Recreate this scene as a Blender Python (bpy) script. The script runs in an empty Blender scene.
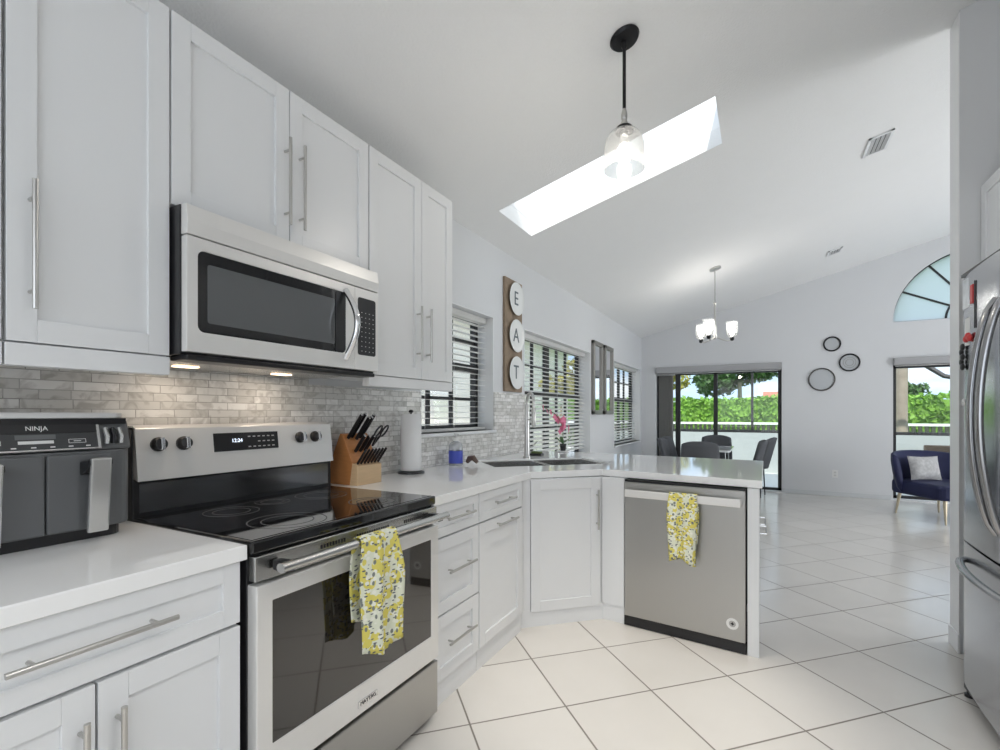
import bpy, bmesh, math, random
from mathutils import Vector, Matrix
random.seed(7)
PI = math.pi
scene = bpy.context.scene
COL = scene.collection

# ------------------------------------------------------------------ camera
cam_d = bpy.data.cameras.new('camera'); cam = bpy.data.objects.new('camera', cam_d); COL.objects.link(cam)
cam.location = (0, 0, 1.262); cam.rotation_euler = (PI/2, 0, 0.4945)
cam_d.sensor_width = 36; cam_d.lens = 36*485/1000; cam_d.shift_y = 0.0385
cam_d.clip_start = 0.03; cam_d.clip_end = 300
scene.camera = cam
scene.view_settings.view_transform = 'Standard'; scene.view_settings.look = 'None'
scene.view_settings.exposure = 0.33; scene.view_settings.gamma = 1.0
scene.view_settings.use_curve_mapping = False

# ------------------------------------------------------------------ world
w = bpy.data.worlds.new('world'); scene.world = w; w.use_nodes = True
nt = w.node_tree; nt.nodes.clear()
out = nt.nodes.new('ShaderNodeOutputWorld'); bg = nt.nodes.new('ShaderNodeBackground')
tc = nt.nodes.new('ShaderNodeTexCoord'); nz = nt.nodes.new('ShaderNodeTexNoise'); rp = nt.nodes.new('ShaderNodeValToRGB')
mp = nt.nodes.new('ShaderNodeMapping'); mp.inputs['Scale'].default_value = (1, 1, 3.5)
nz.inputs['Scale'].default_value = 3.2; nz.inputs['Detail'].default_value = 6
rp.color_ramp.elements[0].position = .45; rp.color_ramp.elements[0].color = (.50, .68, .90, 1)
rp.color_ramp.elements[1].position = .62; rp.color_ramp.elements[1].color = (.92, .95, 1, 1)
nt.links.new(tc.outputs['Generated'], mp.inputs['Vector']); nt.links.new(mp.outputs['Vector'], nz.inputs['Vector'])
nt.links.new(nz.outputs['Fac'], rp.inputs['Fac']); nt.links.new(rp.outputs['Color'], bg.inputs['Color'])
bg.inputs['Strength'].default_value = 1.3
nt.links.new(bg.outputs['Background'], out.inputs['Surface'])

def light(name, kind, loc, rot=(0, 0, 0), power=10, color=(1, 1, 1), size=.1, size_y=None):
    d = bpy.data.lights.new(name, kind); d.energy = power; d.color = color
    if kind == 'AREA':
        d.size = size
        if size_y: d.shape = 'RECTANGLE'; d.size_y = size_y
    elif kind == 'SUN': d.angle = size
    else: d.shadow_soft_size = size
    o = bpy.data.objects.new(name, d); COL.objects.link(o); o.location = loc; o.rotation_euler = rot
    return o
light('sun', 'SUN', (0, -5, 20), (math.radians(38), 0, math.radians(16)), 3.6, (1, .96, .9), .02)
# unseen fill lights added behind the camera and in the living room
light('rear_fill_light', 'AREA', (-.1, -1.5, 1.55), (PI/2, 0, 0), 17, (.97, .985, 1), 2.6, 1.9)
light('living_room_fill_light', 'AREA', (5.9, 5.3, 1.25), (0, PI/2, 0), 92, (.98, .985, 1), 1.8, 2.6)
kfill = light('kitchen_overhead_fill_light', 'AREA', (.75, .8, 2.85), (0, 0, 0), 14, (1, .985, .96), .9, .9); kfill.data.spread = math.radians(118)  # unseen overhead fill added to brighten worktops and floor, no fixture modelled

# ------------------------------------------------------------------ materials
MATS = {}
def nodes(m):
    m.use_nodes = True; t = m.node_tree; b = t.nodes['Principled BSDF']; return t, b
def mat(name, col, rough=.5, metal=0., bump=0., bscale=40., var=0., vscale=6., spec=None, stretch=None, coat=0.):
    m = bpy.data.materials.new(name); t, b = nodes(m)
    b.inputs['Base Color'].default_value = (*col, 1); b.inputs['Roughness'].default_value = rough
    b.inputs['Metallic'].default_value = metal
    if spec is not None: b.inputs['Specular IOR Level'].default_value = spec
    if coat: b.inputs['Coat Weight'].default_value = coat; b.inputs['Coat Roughness'].default_value = .05
    c = t.nodes.new('ShaderNodeTexCoord'); mpn = t.nodes.new('ShaderNodeMapping')
    t.links.new(c.outputs['Object'], mpn.inputs['Vector'])
    if stretch: mpn.inputs['Scale'].default_value = stretch
    if var or True:
        n = t.nodes.new('ShaderNodeTexNoise'); n.inputs['Scale'].default_value = vscale; n.inputs['Detail'].default_value = 3
        t.links.new(mpn.outputs['Vector'], n.inputs['Vector'])
        mx = t.nodes.new('ShaderNodeMix'); mx.data_type = 'RGBA'
        v = max(var, .01)
        mx.inputs[6].default_value = (*[x*(1-v) for x in col], 1); mx.inputs[7].default_value = (*[min(1, x*(1+v)) for x in col], 1)
        t.links.new(n.outputs['Fac'], mx.inputs[0]); t.links.new(mx.outputs[2], b.inputs['Base Color'])
    if bump:
        n2 = t.nodes.new('ShaderNodeTexNoise'); n2.inputs['Scale'].default_value = bscale; n2.inputs['Detail'].default_value = 4
        bp = t.nodes.new('ShaderNodeBump'); bp.inputs['Strength'].default_value = bump; bp.inputs['Distance'].default_value = .01
        t.links.new(mpn.outputs['Vector'], n2.inputs['Vector']); t.links.new(n2.outputs['Fac'], bp.inputs['Height'])
        t.links.new(bp.outputs['Normal'], b.inputs['Normal'])
    MATS[name] = m
    return m
def emit(name, col, s):
    m = bpy.data.materials.new(name); t, b = nodes(m)
    b.inputs['Base Color'].default_value = (*col, 1)
    b.inputs['Emission Color'].default_value = (*col, 1); b.inputs['Emission Strength'].default_value = s
    return m
def glass(name, tint=(1, 1, 1), fac=.06, rough=0., body=0., bodycol=(.9, .9, .9)):
    m = bpy.data.materials.new(name); m.use_nodes = True; t = m.node_tree; t.nodes.clear()
    o = t.nodes.new('ShaderNodeOutputMaterial'); tr = t.nodes.new('ShaderNodeBsdfTransparent'); g = t.nodes.new('ShaderNodeBsdfGlossy')
    tr.inputs['Color'].default_value = (*tint, 1); g.inputs['Roughness'].default_value = rough
    lw = t.nodes.new('ShaderNodeLayerWeight'); lw.inputs['Blend'].default_value = .25
    mr = t.nodes.new('ShaderNodeMapRange'); mr.inputs['To Min'].default_value = fac; mr.inputs['To Max'].default_value = .45
    t.links.new(lw.outputs['Facing'], mr.inputs['Value'])
    mx = t.nodes.new('ShaderNodeMixShader'); t.links.new(mr.outputs['Result'], mx.inputs['Fac'])
    t.links.new(tr.outputs[0], mx.inputs[1]); t.links.new(g.outputs[0], mx.inputs[2])
    last = mx
    if body:
        d = t.nodes.new('ShaderNodeBsdfTranslucent'); d.inputs['Color'].default_value = (*bodycol, 1)
        m2 = t.nodes.new('ShaderNodeMixShader'); m2.inputs['Fac'].default_value = body
        t.links.new(mx.outputs[0], m2.inputs[1]); t.links.new(d.outputs[0], m2.inputs[2]); last = m2
    t.links.new(last.outputs[0], o.inputs['Surface'])
    return m

M = {}
M['wall'] = mat('wall paint', (.69, .70, .715), .7, bump=.05, bscale=120)
M['ceil'] = mat('ceiling paint', (.90, .90, .895), .8, bump=.35, bscale=90)
M['white'] = mat('cabinet white lacquer', (.80, .81, .82), .32, var=.01)
M['panelwhite'] = mat('white trim paint', (.82, .83, .84), .4)
M['quartz'] = mat('white quartz', (.95, .95, .945), .05, var=.02, vscale=3, spec=.8)
M['nickel'] = mat('brushed nickel', (.55, .54, .52), .28, 1, bump=.02, stretch=(1, 1, 30))
M['black'] = mat('black plastic', (.012, .012, .014), .3)
M['blackgloss'] = mat('black ceramic glass', (.006, .006, .007), .04, coat=.5)
M['blackmetal'] = mat('black metal', (.02, .02, .022), .4, .6)
M['blackframe'] = mat('black window frame', (.018, .018, .02), .45)
M['chrome'] = mat('chrome', (.75, .75, .76), .08, 1)
M['whiteplastic'] = mat('white plastic', (.8, .8, .79), .3)
M['blind'] = mat('white blind slats', (.92, .92, .91), .4)
_t = M['blind'].node_tree; _tl = _t.nodes.new('ShaderNodeBsdfTranslucent'); _tl.inputs['Color'].default_value = (.93, .93, .92, 1)
_mx = _t.nodes.new('ShaderNodeMixShader'); _mx.inputs['Fac'].default_value = .45
_t.links.new(_t.nodes['Principled BSDF'].outputs[0], _mx.inputs[1]); _t.links.new(_tl.outputs[0], _mx.inputs[2]); _t.links.new(_mx.outputs[0], _t.nodes['Material Output'].inputs['Surface'])
M['grayblind'] = mat('grey blind fabric', (.40, .40, .41), .7)
M['woodorange'] = mat('orange wood', (.50, .21, .07), .4, var=.15, vscale=12, stretch=(1, 1, 8))
M['woodlight'] = mat('light wood', (.66, .47, .28), .45, var=.12, vscale=14, stretch=(1, 1, 6))
M['woodboard'] = mat('weathered wood board', (.27, .20, .14), .7, var=.3, vscale=20, stretch=(1, 6, 1))
M['greyfry'] = mat('grey satin plastic', (.13, .135, .14), .35)
M['greydark'] = mat('dark grey plastic', (.045, .047, .05), .3)
M['silver'] = mat('silver trim', (.62, .62, .61), .25, .8)
M['fabricgrey'] = mat('grey chair fabric', (.10, .105, .115), .85, bump=.1, bscale=200)
M['bluevelvet'] = mat('navy blue velvet', (.009, .013, .062), .65, var=.2)
M['brass'] = mat('pale brass', (.60, .52, .38), .3, .7)
M['cushion'] = mat('patterned cushion', (.5, .5, .5), .9, var=.45, vscale=30)
M['glass'] = glass('window glass', (.98, .99, .985), .02)
M['lampglass'] = glass('clear lamp glass', (.86, .87, .87), .10, .02, .06)
M['mirror'] = mat('mirror glass', (.85, .86, .87), .02, 1)
M['frost'] = mat('silver frame', (.30, .29, .27), .4, .5)
M['bulb'] = emit('glowing bulb', (1, .95, .88), 5)
M['bulb2'] = emit('glowing chandelier bulb', (1, .95, .88), 10)
M['paper'] = mat('paper towel', (.86, .86, .86), .9, bump=.1, bscale=150)
M['bluelabel'] = mat('blue label', (.06, .09, .50), .4)
M['clearplastic'] = glass('clear plastic', (.86, .88, .9), .1, .05, .25)
M['pink'] = mat('pink petals', (.80, .22, .36), .6, var=.3, vscale=30)
M['stem'] = mat('green stem', (.07, .16, .05), .6)
M['red'] = mat('red plastic', (.55, .03, .03), .4)
M['patio'] = mat('patio concrete', (.62, .62, .60), .7, var=.08)
M['kneewall'] = mat('pale stucco', (.42, .46, .455), .8, var=.05)
M['stucco'] = mat('beige stucco', (.92, .86, .78), .9, var=.05)
M['lawn'] = mat('lawn grass', (.12, .26, .05), .9, var=.3, vscale=2)
M['leaf'] = mat('hedge leaves', (.20, .39, .05), .6, var=.5, vscale=1.2)
M['leafdark'] = mat('tree leaves', (.05, .12, .025), .6, var=.5, vscale=2)
M['leafyellow'] = mat('yellow green leaves', (.36, .34, .06), .6, var=.5, vscale=2)
M['bark'] = mat('pale bark', (.34, .29, .23), .9, bump=.4, bscale=20, var=.3)
M['rooftile'] = mat('red roof tiles', (.45, .16, .10), .8, var=.3, vscale=8)
M['shadefence'] = mat('shade toned fence', (.05, .055, .04), .8, var=.4, vscale=10)
M['wicker'] = mat('brown wicker', (.16, .11, .07), .8, bump=.4, bscale=90, var=.3, vscale=60)

def steel(name, col=(.56, .56, .55), rough=.27, stretch=(60, 60, 1)):
    m = mat(name, col, rough, 1, bump=.03, bscale=30, stretch=stretch); return m
M['steel'] = steel('brushed stainless steel')
M['fridgehandle'] = mat('dark satin handle steel', (.36, .36, .365), .2, 1)
M['steelv'] = steel('stainless steel vertical grain', (.46, .455, .44), .33, (60, 60, .6))
M['fridge'] = steel('fridge stainless steel', (.50, .51, .53), .16, (40, 40, .6))
M['steelwhite'] = mat('pale satin steel', (.82, .81, .79), .30, .4)

def floor_mat():
    m = bpy.data.materials.new('floor tiles'); t, b = nodes(m); N = t.nodes.new; L = t.links.new
    g = N('ShaderNodeNewGeometry'); s = N('ShaderNodeSeparateXYZ'); L(g.outputs['Position'], s.inputs[0])
    ts = .4232; k = 1/(math.sqrt(2)*ts); tx, tz = -1.042, 1.675
    def ma(op, a, b_, c=None):
        n = N('ShaderNodeMath'); n.operation = op
        for i, v in enumerate((a, b_, c)):
            if v is None: continue
            if isinstance(v, (int, float)): n.inputs[i].default_value = v
            else: L(v, n.inputs[i])
        return n.outputs[0]
    A = ma('MULTIPLY_ADD', ma('ADD', s.outputs[0], s.outputs[1]), k, -(tx+tz)*k+100)
    B = ma('MULTIPLY_ADD', ma('SUBTRACT', s.outputs[1], s.outputs[0]), k, -(tz-tx)*k+100)
    def edge(v):
        f = ma('FRACT', v, None); return ma('MINIMUM', f, ma('SUBTRACT', 1, f))
    e = ma('MINIMUM', edge(A), edge(B))
    gr = N('ShaderNodeMapRange'); gr.interpolation_type = 'SMOOTHSTEP'; gr.inputs['From Min'].default_value = .006; gr.inputs['From Max'].default_value = .012
    L(e, gr.inputs['Value'])
    cx = N('ShaderNodeCombineXYZ'); L(ma('FLOOR', A, None), cx.inputs[0]); L(ma('FLOOR', B, None), cx.inputs[1])
    wn = N('ShaderNodeTexWhiteNoise'); L(cx.outputs[0], wn.inputs['Vector'])
    nz = N('ShaderNodeTexNoise'); nz.inputs['Scale'].default_value = 3; nz.inputs['Detail'].default_value = 5; L(g.outputs['Position'], nz.inputs['Vector'])
    fac = ma('ADD', ma('MULTIPLY', wn.outputs['Value'], .35), ma('MULTIPLY', nz.outputs['Fac'], .65))
    mx = N('ShaderNodeMix'); mx.data_type = 'RGBA'; mx.inputs[6].default_value = (.655, .625, .585, 1); mx.inputs[7].default_value = (.76, .73, .69, 1); L(fac, mx.inputs[0])
    m2 = N('ShaderNodeMix'); m2.data_type = 'RGBA'; m2.inputs[6].default_value = (.24, .215, .19, 1); L(gr.outputs[0], m2.inputs[0]); L(mx.outputs[2], m2.inputs[7])
    L(m2.outputs[2], b.inputs['Base Color'])
    rr = N('ShaderNodeMapRange'); rr.inputs['To Min'].default_value = .6; rr.inputs['To Max'].default_value = .19; L(gr.outputs[0], rr.inputs['Value']); L(rr.outputs[0], b.inputs['Roughness'])
    bp = N('ShaderNodeBump'); bp.inputs['Strength'].default_value = .4; bp.inputs['Distance'].default_value = .003; L(gr.outputs[0], bp.inputs['Height']); L(bp.outputs[0], b.inputs['Normal'])
    return m
M['floor'] = floor_mat()

def splash_mat():
    m = bpy.data.materials.new('marble strip mosaic'); t, b = nodes(m); N = t.nodes.new; L = t.links.new
    g = N('ShaderNodeNewGeometry'); s = N('ShaderNodeSeparateXYZ'); L(g.outputs['Position'], s.inputs[0])
    c = N('ShaderNodeCombineXYZ'); L(s.outputs[1], c.inputs[0]); L(s.outputs[2], c.inputs[1])
    br = N('ShaderNodeTexBrick'); L(c.outputs[0], br.inputs['Vector'])
    br.inputs['Scale'].default_value = 1; br.inputs['Brick Width'].default_value = .125; br.inputs['Row Height'].default_value = .029
    br.inputs['Mortar Size'].default_value = .0013; br.inputs['Mortar Smooth'].default_value = .2; br.inputs['Bias'].default_value = .1
    br.offset = .38; br.offset_frequency = 2; br.squash = .62; br.squash_frequency = 3
    br.inputs['Color1'].default_value = (.95, .94, .92, 1); br.inputs['Color2'].default_value = (.66, .65, .62, 1); br.inputs['Mortar'].default_value = (.46, .45, .43, 1)
    nz = N('ShaderNodeTexNoise'); nz.inputs['Scale'].default_value = 16; nz.inputs['Detail'].default_value = 8; nz.inputs['Distortion'].default_value = 1.2
    ad = N('ShaderNodeVectorMath'); ad.operation = 'MULTIPLY_ADD'; L(br.outputs['Color'], ad.inputs[0]); ad.inputs[1].default_value = (9, 9, 9); L(g.outputs['Position'], ad.inputs[2]); L(ad.outputs[0], nz.inputs['Vector'])
    rp = N('ShaderNodeValToRGB'); rp.color_ramp.elements[0].position = .36; rp.color_ramp.elements[0].color = (.72, .71, .70, 1); rp.color_ramp.elements[1].position = .52; rp.color_ramp.elements[1].color = (1, 1, 1, 1)
    L(nz.outputs['Fac'], rp.inputs['Fac'])
    mx = N('ShaderNodeMix'); mx.data_type = 'RGBA'; mx.blend_type = 'MULTIPLY'; mx.inputs[0].default_value = 1; L(br.outputs['Color'], mx.inputs[6]); L(rp.outputs['Color'], mx.inputs[7])
    L(mx.outputs[2], b.inputs['Base Color']); b.inputs['Roughness'].default_value = .22
    bp = N('ShaderNodeBump'); bp.invert = True; bp.inputs['Strength'].default_value = .5; bp.inputs['Distance'].default_value = .002; L(br.outputs['Fac'], bp.inputs['Height']); L(bp.outputs[0], b.inputs['Normal'])
    return m
M['splash'] = splash_mat()

def towel_mat():
    m = bpy.data.materials.new('lemon print cotton'); t, b = nodes(m); N = t.nodes.new; L = t.links.new
    c = N('ShaderNodeTexCoord')
    def layer(scale, st, thr, seed):
        mp = N('ShaderNodeMapping'); mp.inputs['Scale'].default_value = st; mp.inputs['Location'].default_value = (seed, seed*.7, seed*.3); mp.inputs['Rotation'].default_value = (seed, .2, .1)
        nz = N('ShaderNodeTexNoise'); nz.inputs['Scale'].default_value = 14
        L(c.outputs['Object'], mp.inputs['Vector'])
        v = N('ShaderNodeTexVoronoi'); v.inputs['Scale'].default_value = scale; L(mp.outputs['Vector'], v.inputs['Vector'])
        r = N('ShaderNodeMath'); r.operation = 'LESS_THAN'; r.inputs[1].default_value = thr; L(v.outputs['Distance'], r.inputs[0]); return r.outputs[0]
    def mix(f, a, bcol):
        x = N('ShaderNodeMix'); x.data_type = 'RGBA'; L(f, x.inputs[0])
        if isinstance(a, tuple): x.inputs[6].default_value = a
        else: L(a, x.inputs[6])
        x.inputs[7].default_value = bcol; return x.outputs[2]
    col = mix(layer(27, (1, 1, .8), .58, 1.3), (.72, .74, .60, 1), (.70, .62, .14, 1))
    col = mix(layer(44, (1, 1.3, 1.2), .34, 4.1), col, (.80, .80, .70, 1))
    col = mix(layer(40, (1.0, 2.4, .9), .27, 2.7), col, (.20, .22, .20, 1))
    col = mix(layer(40, (1.0, 1., 2.6), .26, 6.7), col, (.11, .12, .14, 1))
    L(col, b.inputs['Base Color']); b.inputs['Roughness'].default_value = .95
    return m
M['towel'] = towel_mat()

# ------------------------------------------------------------------ mesh helpers
class MB:
    def __init__(s): s.bm = bmesh.new(); s.T = Matrix.Identity(4)
    def v(s, p): return s.bm.verts.new(s.T @ Vector(p))
    def box(s, x0, x1, y0, y1, z0, z1):
        V = [s.v((x, y, z)) for x in (x0, x1) for y in (y0, y1) for z in (z0, z1)]
        for f in ((0, 1, 3, 2), (4, 6, 7, 5), (0, 4, 5, 1), (2, 3, 7, 6), (0, 2, 6, 4), (1, 5, 7, 3)): s.bm.faces.new([V[i] for i in f])
        return s
    def ring_loft(s, rings, cap=True, closed=False):
        R = [[s.v(p) for p in r] for r in rings]; n = len(R[0])
        pairs = list(zip(R, R[1:])) + ([(R[-1], R[0])] if closed else [])
        for a, b in pairs:
            for i in range(n):
                j = (i+1) % n; s.bm.faces.new((a[i], a[j], b[j], b[i]))
        if cap and not closed:
            s.bm.faces.new(R[0][::-1]); s.bm.faces.new(R[-1])
        return s
    def lathe(s, prof, c=(0, 0, 0), n=24, cap=True):   # prof: (r,z)
        return s.ring_loft([[(c[0]+r*math.cos(2*PI*i/n), c[1]+r*math.sin(2*PI*i/n), c[2]+z) for i in range(n)] for r, z in prof], cap)
    def tube(s, pts, r, n=10, rb=None, closed=False):
        pts = [Vector(p) for p in pts]; rings = []; N = len(pts)
        rr = r if isinstance(r, (list, tuple)) else [r]*N
        up = None
        for i, p in enumerate(pts):
            if closed: d = pts[(i+1) % N]-pts[i-1]
            else: d = pts[min(i+1, N-1)]-pts[max(i-1, 0)]
            d.normalize()
            if up is None: up = Vector((0, 0, 1)) if abs(d.z) < .9 else Vector((1, 0, 0))
            a = (up-d*up.dot(d)).normalized(); b = d.cross(a); up = a
            rb_ = rb if rb else rr[i]
            rings.append([p+a*rr[i]*math.cos(2*PI*k/n)+b*rb_*math.sin(2*PI*k/n) for k in range(n)])
        return s.ring_loft(rings, True, closed)
    def prism(s, poly, axis, a, b):     # poly 2D, extruded along axis from a to b
        def P(u, v, w): return {'x': (w, u, v), 'y': (u, w, v), 'z': (u, v, w)}[axis]
        A = [s.v(P(u, v, a)) for u, v in poly]; B = [s.v(P(u, v, b)) for u, v in poly]; n = len(poly)
        s.bm.faces.new(A[::-1]); s.bm.faces.new(B)
        for i in range(n): j = (i+1) % n; s.bm.faces.new((A[i], A[j], B[j], B[i]))
        return s
    def plate(s, outer, holes, fn, off):   # 2D outline with holes, mapped by fn, thickened by vector off
        es = []
        for lp in [outer]+holes:
            V = [s.v(fn(*p)) for p in lp]
            for i in range(len(V)): es.append(s.bm.edges.new((V[i], V[(i+1) % len(V)])))
        r = bmesh.ops.triangle_fill(s.bm, use_beauty=True, use_dissolve=False, edges=es)
        fs = [f for f in r['geom'] if isinstance(f, bmesh.types.BMFace)]
        e = bmesh.ops.extrude_face_region(s.bm, geom=fs)
        vs = [v for v in e['geom'] if isinstance(v, bmesh.types.BMVert)]
        bmesh.ops.translate(s.bm, verts=vs, vec=Vector(off))
        return s
    def sphere(s, c, r, sc=(1, 1, 1), n=14, m=9):
        rings = []
        for j in range(1, m):
            t = PI*j/m
            rings.append([(c[0]+r*sc[0]*math.sin(t)*math.cos(2*PI*i/n), c[1]+r*sc[1]*math.sin(t)*math.sin(2*PI*i/n), c[2]-r*sc[2]*math.cos(t)) for i in range(n)])
        return s.ring_loft(rings)
    def build(s, name, m, parent=None, bevel=0, smooth=False, subsurf=0, solid=0, **props):
        bmesh.ops.recalc_face_normals(s.bm, faces=s.bm.faces)
        me = bpy.data.meshes.new(name); s.bm.to_mesh(me); s.bm.free()
        o = bpy.data.objects.new(name, me); COL.objects.link(o)
        me.materials.append(m)
        if smooth:
            for p in me.polygons: p.use_smooth = True
        if solid:
            md = o.modifiers.new('solid', 'SOLIDIFY'); md.thickness = solid; md.offset = 0
        if bevel:
            md = o.modifiers.new('bevel', 'BEVEL'); md.width = bevel; md.segments = 2; md.limit_method = 'ANGLE'; md.angle_limit = math.radians(40)
        if subsurf:
            md = o.modifiers.new('sub', 'SUBSURF'); md.levels = subsurf; md.render_levels = subsurf
        if smooth and not subsurf: smooth_by_angle(me)
        if parent: o.parent = parent
        for k, v in props.items(): o[k] = v
        return o
def smooth_by_angle(me, ang=math.radians(42)):
    bm = bmesh.new(); bm.from_mesh(me)
    for e in bm.edges:
        if len(e.link_faces) == 2 and e.calc_face_angle(0) > ang: e.smooth = False
    bm.to_mesh(me); bm.free()
def thing(name, label, cat, loc=(0, 0, 0), rz=0, group=None):
    o = bpy.data.objects.new(name, None); COL.objects.link(o); o.location = loc; o.rotation_euler = (0, 0, rz)
    o.empty_display_size = .1; o['label'] = label; o['category'] = cat
    if group: o['group'] = group
    return o
def tag(o, label, cat, group=None, kind=None):
    o['label'] = label; o['category'] = cat
    if group: o['group'] = group
    if kind: o['kind'] = kind
    return o
def struct(o): o['kind'] = 'structure'; return o
def dup(root, loc, rz=None, label=None, group=None):
    r = root.copy(); COL.objects.link(r); r.location = loc
    if rz is not None: r.rotation_euler = (0, 0, rz)
    if label: r['label'] = label
    if group: r['group'] = group
    for ch in list(root.children):
        c = ch.copy(); COL.objects.link(c); c.parent = r
        for g in list(ch.children):
            d = g.copy(); COL.objects.link(d); d.parent = c
    return r
def text_part(s, size, name, m, parent, matrix, depth=.002, **props):
    cu = bpy.data.curves.new('txt', 'FONT'); cu.body = s; cu.size = size; cu.extrude = depth; cu.align_x = 'CENTER'; cu.align_y = 'CENTER'
    t = bpy.data.objects.new('txt', cu); COL.objects.link(t)
    dg = bpy.context.evaluated_depsgraph_get(); dg.update()
    me = bpy.data.meshes.new_from_object(t.evaluated_get(dg)); bpy.data.objects.remove(t); 
    me.transform(matrix); me.materials.clear(); me.materials.append(m); me.name = name
    o = bpy.data.objects.new(name, me); COL.objects.link(o); o.parent = parent
    for k, v in props.items(): o[k] = v
    return o
FRONT = Matrix.Rotation(PI/2, 4, 'X')      # text lying in XY -> standing, readable from -Y

# ------------------------------------------------------------------ the setting
XW, YF, YB = -1.91, 8.95, -1.6
K, Z0 = .268, 2.63
RX = 2.75
def cz(x): return Z0+K*(x-XW) if x <= RX else Z0+K*(RX-XW)-K*(x-RX)
XR = 6.0; XK = 1.75; SX = .92; SY0, SY1 = 3.40, 3.535
struct(MB().box(XW-.2, XR+.2, YB-.2, YF+.2, -.12, 0).build('floor', M['floor']))
struct(MB().box(SX-.004, SX, SY0-.001, SY1+.001, .10, cz(SX)-.01).build('trim_divider', M['panelwhite']))
# window openings on the left wall: (y0,y1,z0,z1)
WINS = [(2.47, 3.423, 1.13, 2.04), (4.004, 5.94, .745, 2.035), (7.076, 8.80, .785, 2.045)]
o = MB().plate([(YB-.2, 0), (YF+.2, 0), (YF+.2, Z0+.0), (YB-.2, Z0+.0)], [[(a, c), (b, c), (b, d), (a, d)] for a, b, c, d in WINS], lambda y, z: (XW, y, z), (-.20, 0, 0)).build('wall_left', M['wall']); struct(o)
# far wall with slider, right window and arch
SL = (-1.65, .285, .0, 2.075); RW = (1.69, 3.85, .0, 2.065)
AX, AR, AZ = 2.74, 1.05, 2.595
arch = [(AX+AR*math.cos(PI*i/32), AZ+AR*math.sin(PI*i/32)*.945) for i in range(33)]
h1 = [(SL[0], .02), (SL[1], .02), (SL[1], SL[3]), (SL[0], SL[3])]; h2 = [(RW[0], .02), (RW[1], .02), (RW[1], RW[3]), (RW[0], RW[3])]
o = MB().plate([(XW, 0), (XR, 0), (XR, cz(XR)), (RX, cz(RX)), (XW, Z0)], [h1, h2, arch], lambda x, z: (x, YF, z), (0, .2, 0)).build('wall_far', M['wall']); struct(o)
bw = [(-1.4, .95), (1.1, .95), (1.1, 2.3), (-1.4, 2.3)]
o = MB().plate([(XW, 0), (XK, 0), (XK, cz(XK)), (XW, Z0)], [bw], lambda x, z: (x, YB, z), (0, -.2, 0)).build('wall_back', M['wall']); struct(o)
o = MB().box(XK, XK+.15, YB-.2, SY0, 0, cz(XK)).build('wall_right', M['wall']); struct(o)
o = MB().prism([(SX, 0), (XR, 0), (XR, cz(XR)), (RX, cz(RX)), (SX, cz(SX))], 'y', SY0, SY1).build('wall_divider', M['wall']); struct(o)
lw = [(4.3, .0+.3), (8.2, .3), (8.2, 2.2), (4.3, 2.2)]
o = MB().plate([(SY1, 0), (YF+.2, 0), (YF+.2, cz(XR)), (SY1, cz(XR))], [lw], lambda y, z: (XR, y, z), (.2, 0, 0)).build('wall_living_room', M['wall']); struct(o)
# ceiling, with the skylight hole
SKX0, SKX1, SKY0, SKY1 = -1.643, -.233, 3.03, 3.582
o = MB().plate([(XW-.2, YB-.2), (RX, YB-.2), (RX, YF+.2), (XW-.2, YF+.2)], [[(SKX0, SKY0), (SKX1, SKY0), (SKX1, SKY1), (SKX0, SKY1)]], lambda x, y: (x, y, Z0+K*(x-XW)), (0, 0, .12)).build('ceiling', M['ceil']); struct(o)
o = MB().plate([(RX, YB-.2), (XR+.2, YB-.2), (XR+.2, YF+.2), (RX, YF+.2)], [], lambda x, y: (x, y, cz(RX)-K*(x-RX)), (0, 0, .12)).build('ceiling', M['ceil']); struct(o)
b = MB(); 
SH = .30
for (x0, x1, y0, y1) in ((SKX0-.03, SKX0, SKY0-.03, SKY1+.03), (SKX1, SKX1+.03, SKY0-.03, SKY1+.03)):
    b.box(x0, x1, y0, y1, Z0+K*(x0-XW)+.125, Z0+K*(x1-XW)+.12+SH)
for y0, y1 in ((SKY0-.03, SKY0), (SKY1, SKY1+.03)):
    b.plate([(SKX0, .07), (SKX1, .07), (SKX1, SH+.12), (SKX0, SH+.12)], [], lambda x, z, y=y0: (x, y, Z0+K*(x-XW)+z+.05), (0, y1-y0, 0))
sky = struct(b.build('window_skylight', mat('bright white shaft paint', (.97, .97, .97), .6)))
MB().plate([(SKX0-.03, SKY0-.03), (SKX1+.03, SKY0-.03), (SKX1+.03, SKY1+.03), (SKX0-.03, SKY1+.03)], [], lambda x, y: (x, y, Z0+K*(x-XW)+SH+.18), (0, 0, .004)).build('pane', M['glass'], sky)

# baseboards
struct(MB().box(.30, 1.67, YF-.012, YF, 0, .07).build('baseboard_far', mat('baseboard grey', (.62, .64, .65), .5), bevel=.003))
struct(MB().box(SX-.012, SX, SY0-.012, SY1, 0, .10).build('baseboard_divider', M['panelwhite'], bevel=.003))
struct(MB().box(XW, XW+.014, 4.4, YF, 0, .09).build('baseboard_left', M['panelwhite'], bevel=.003))

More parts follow.
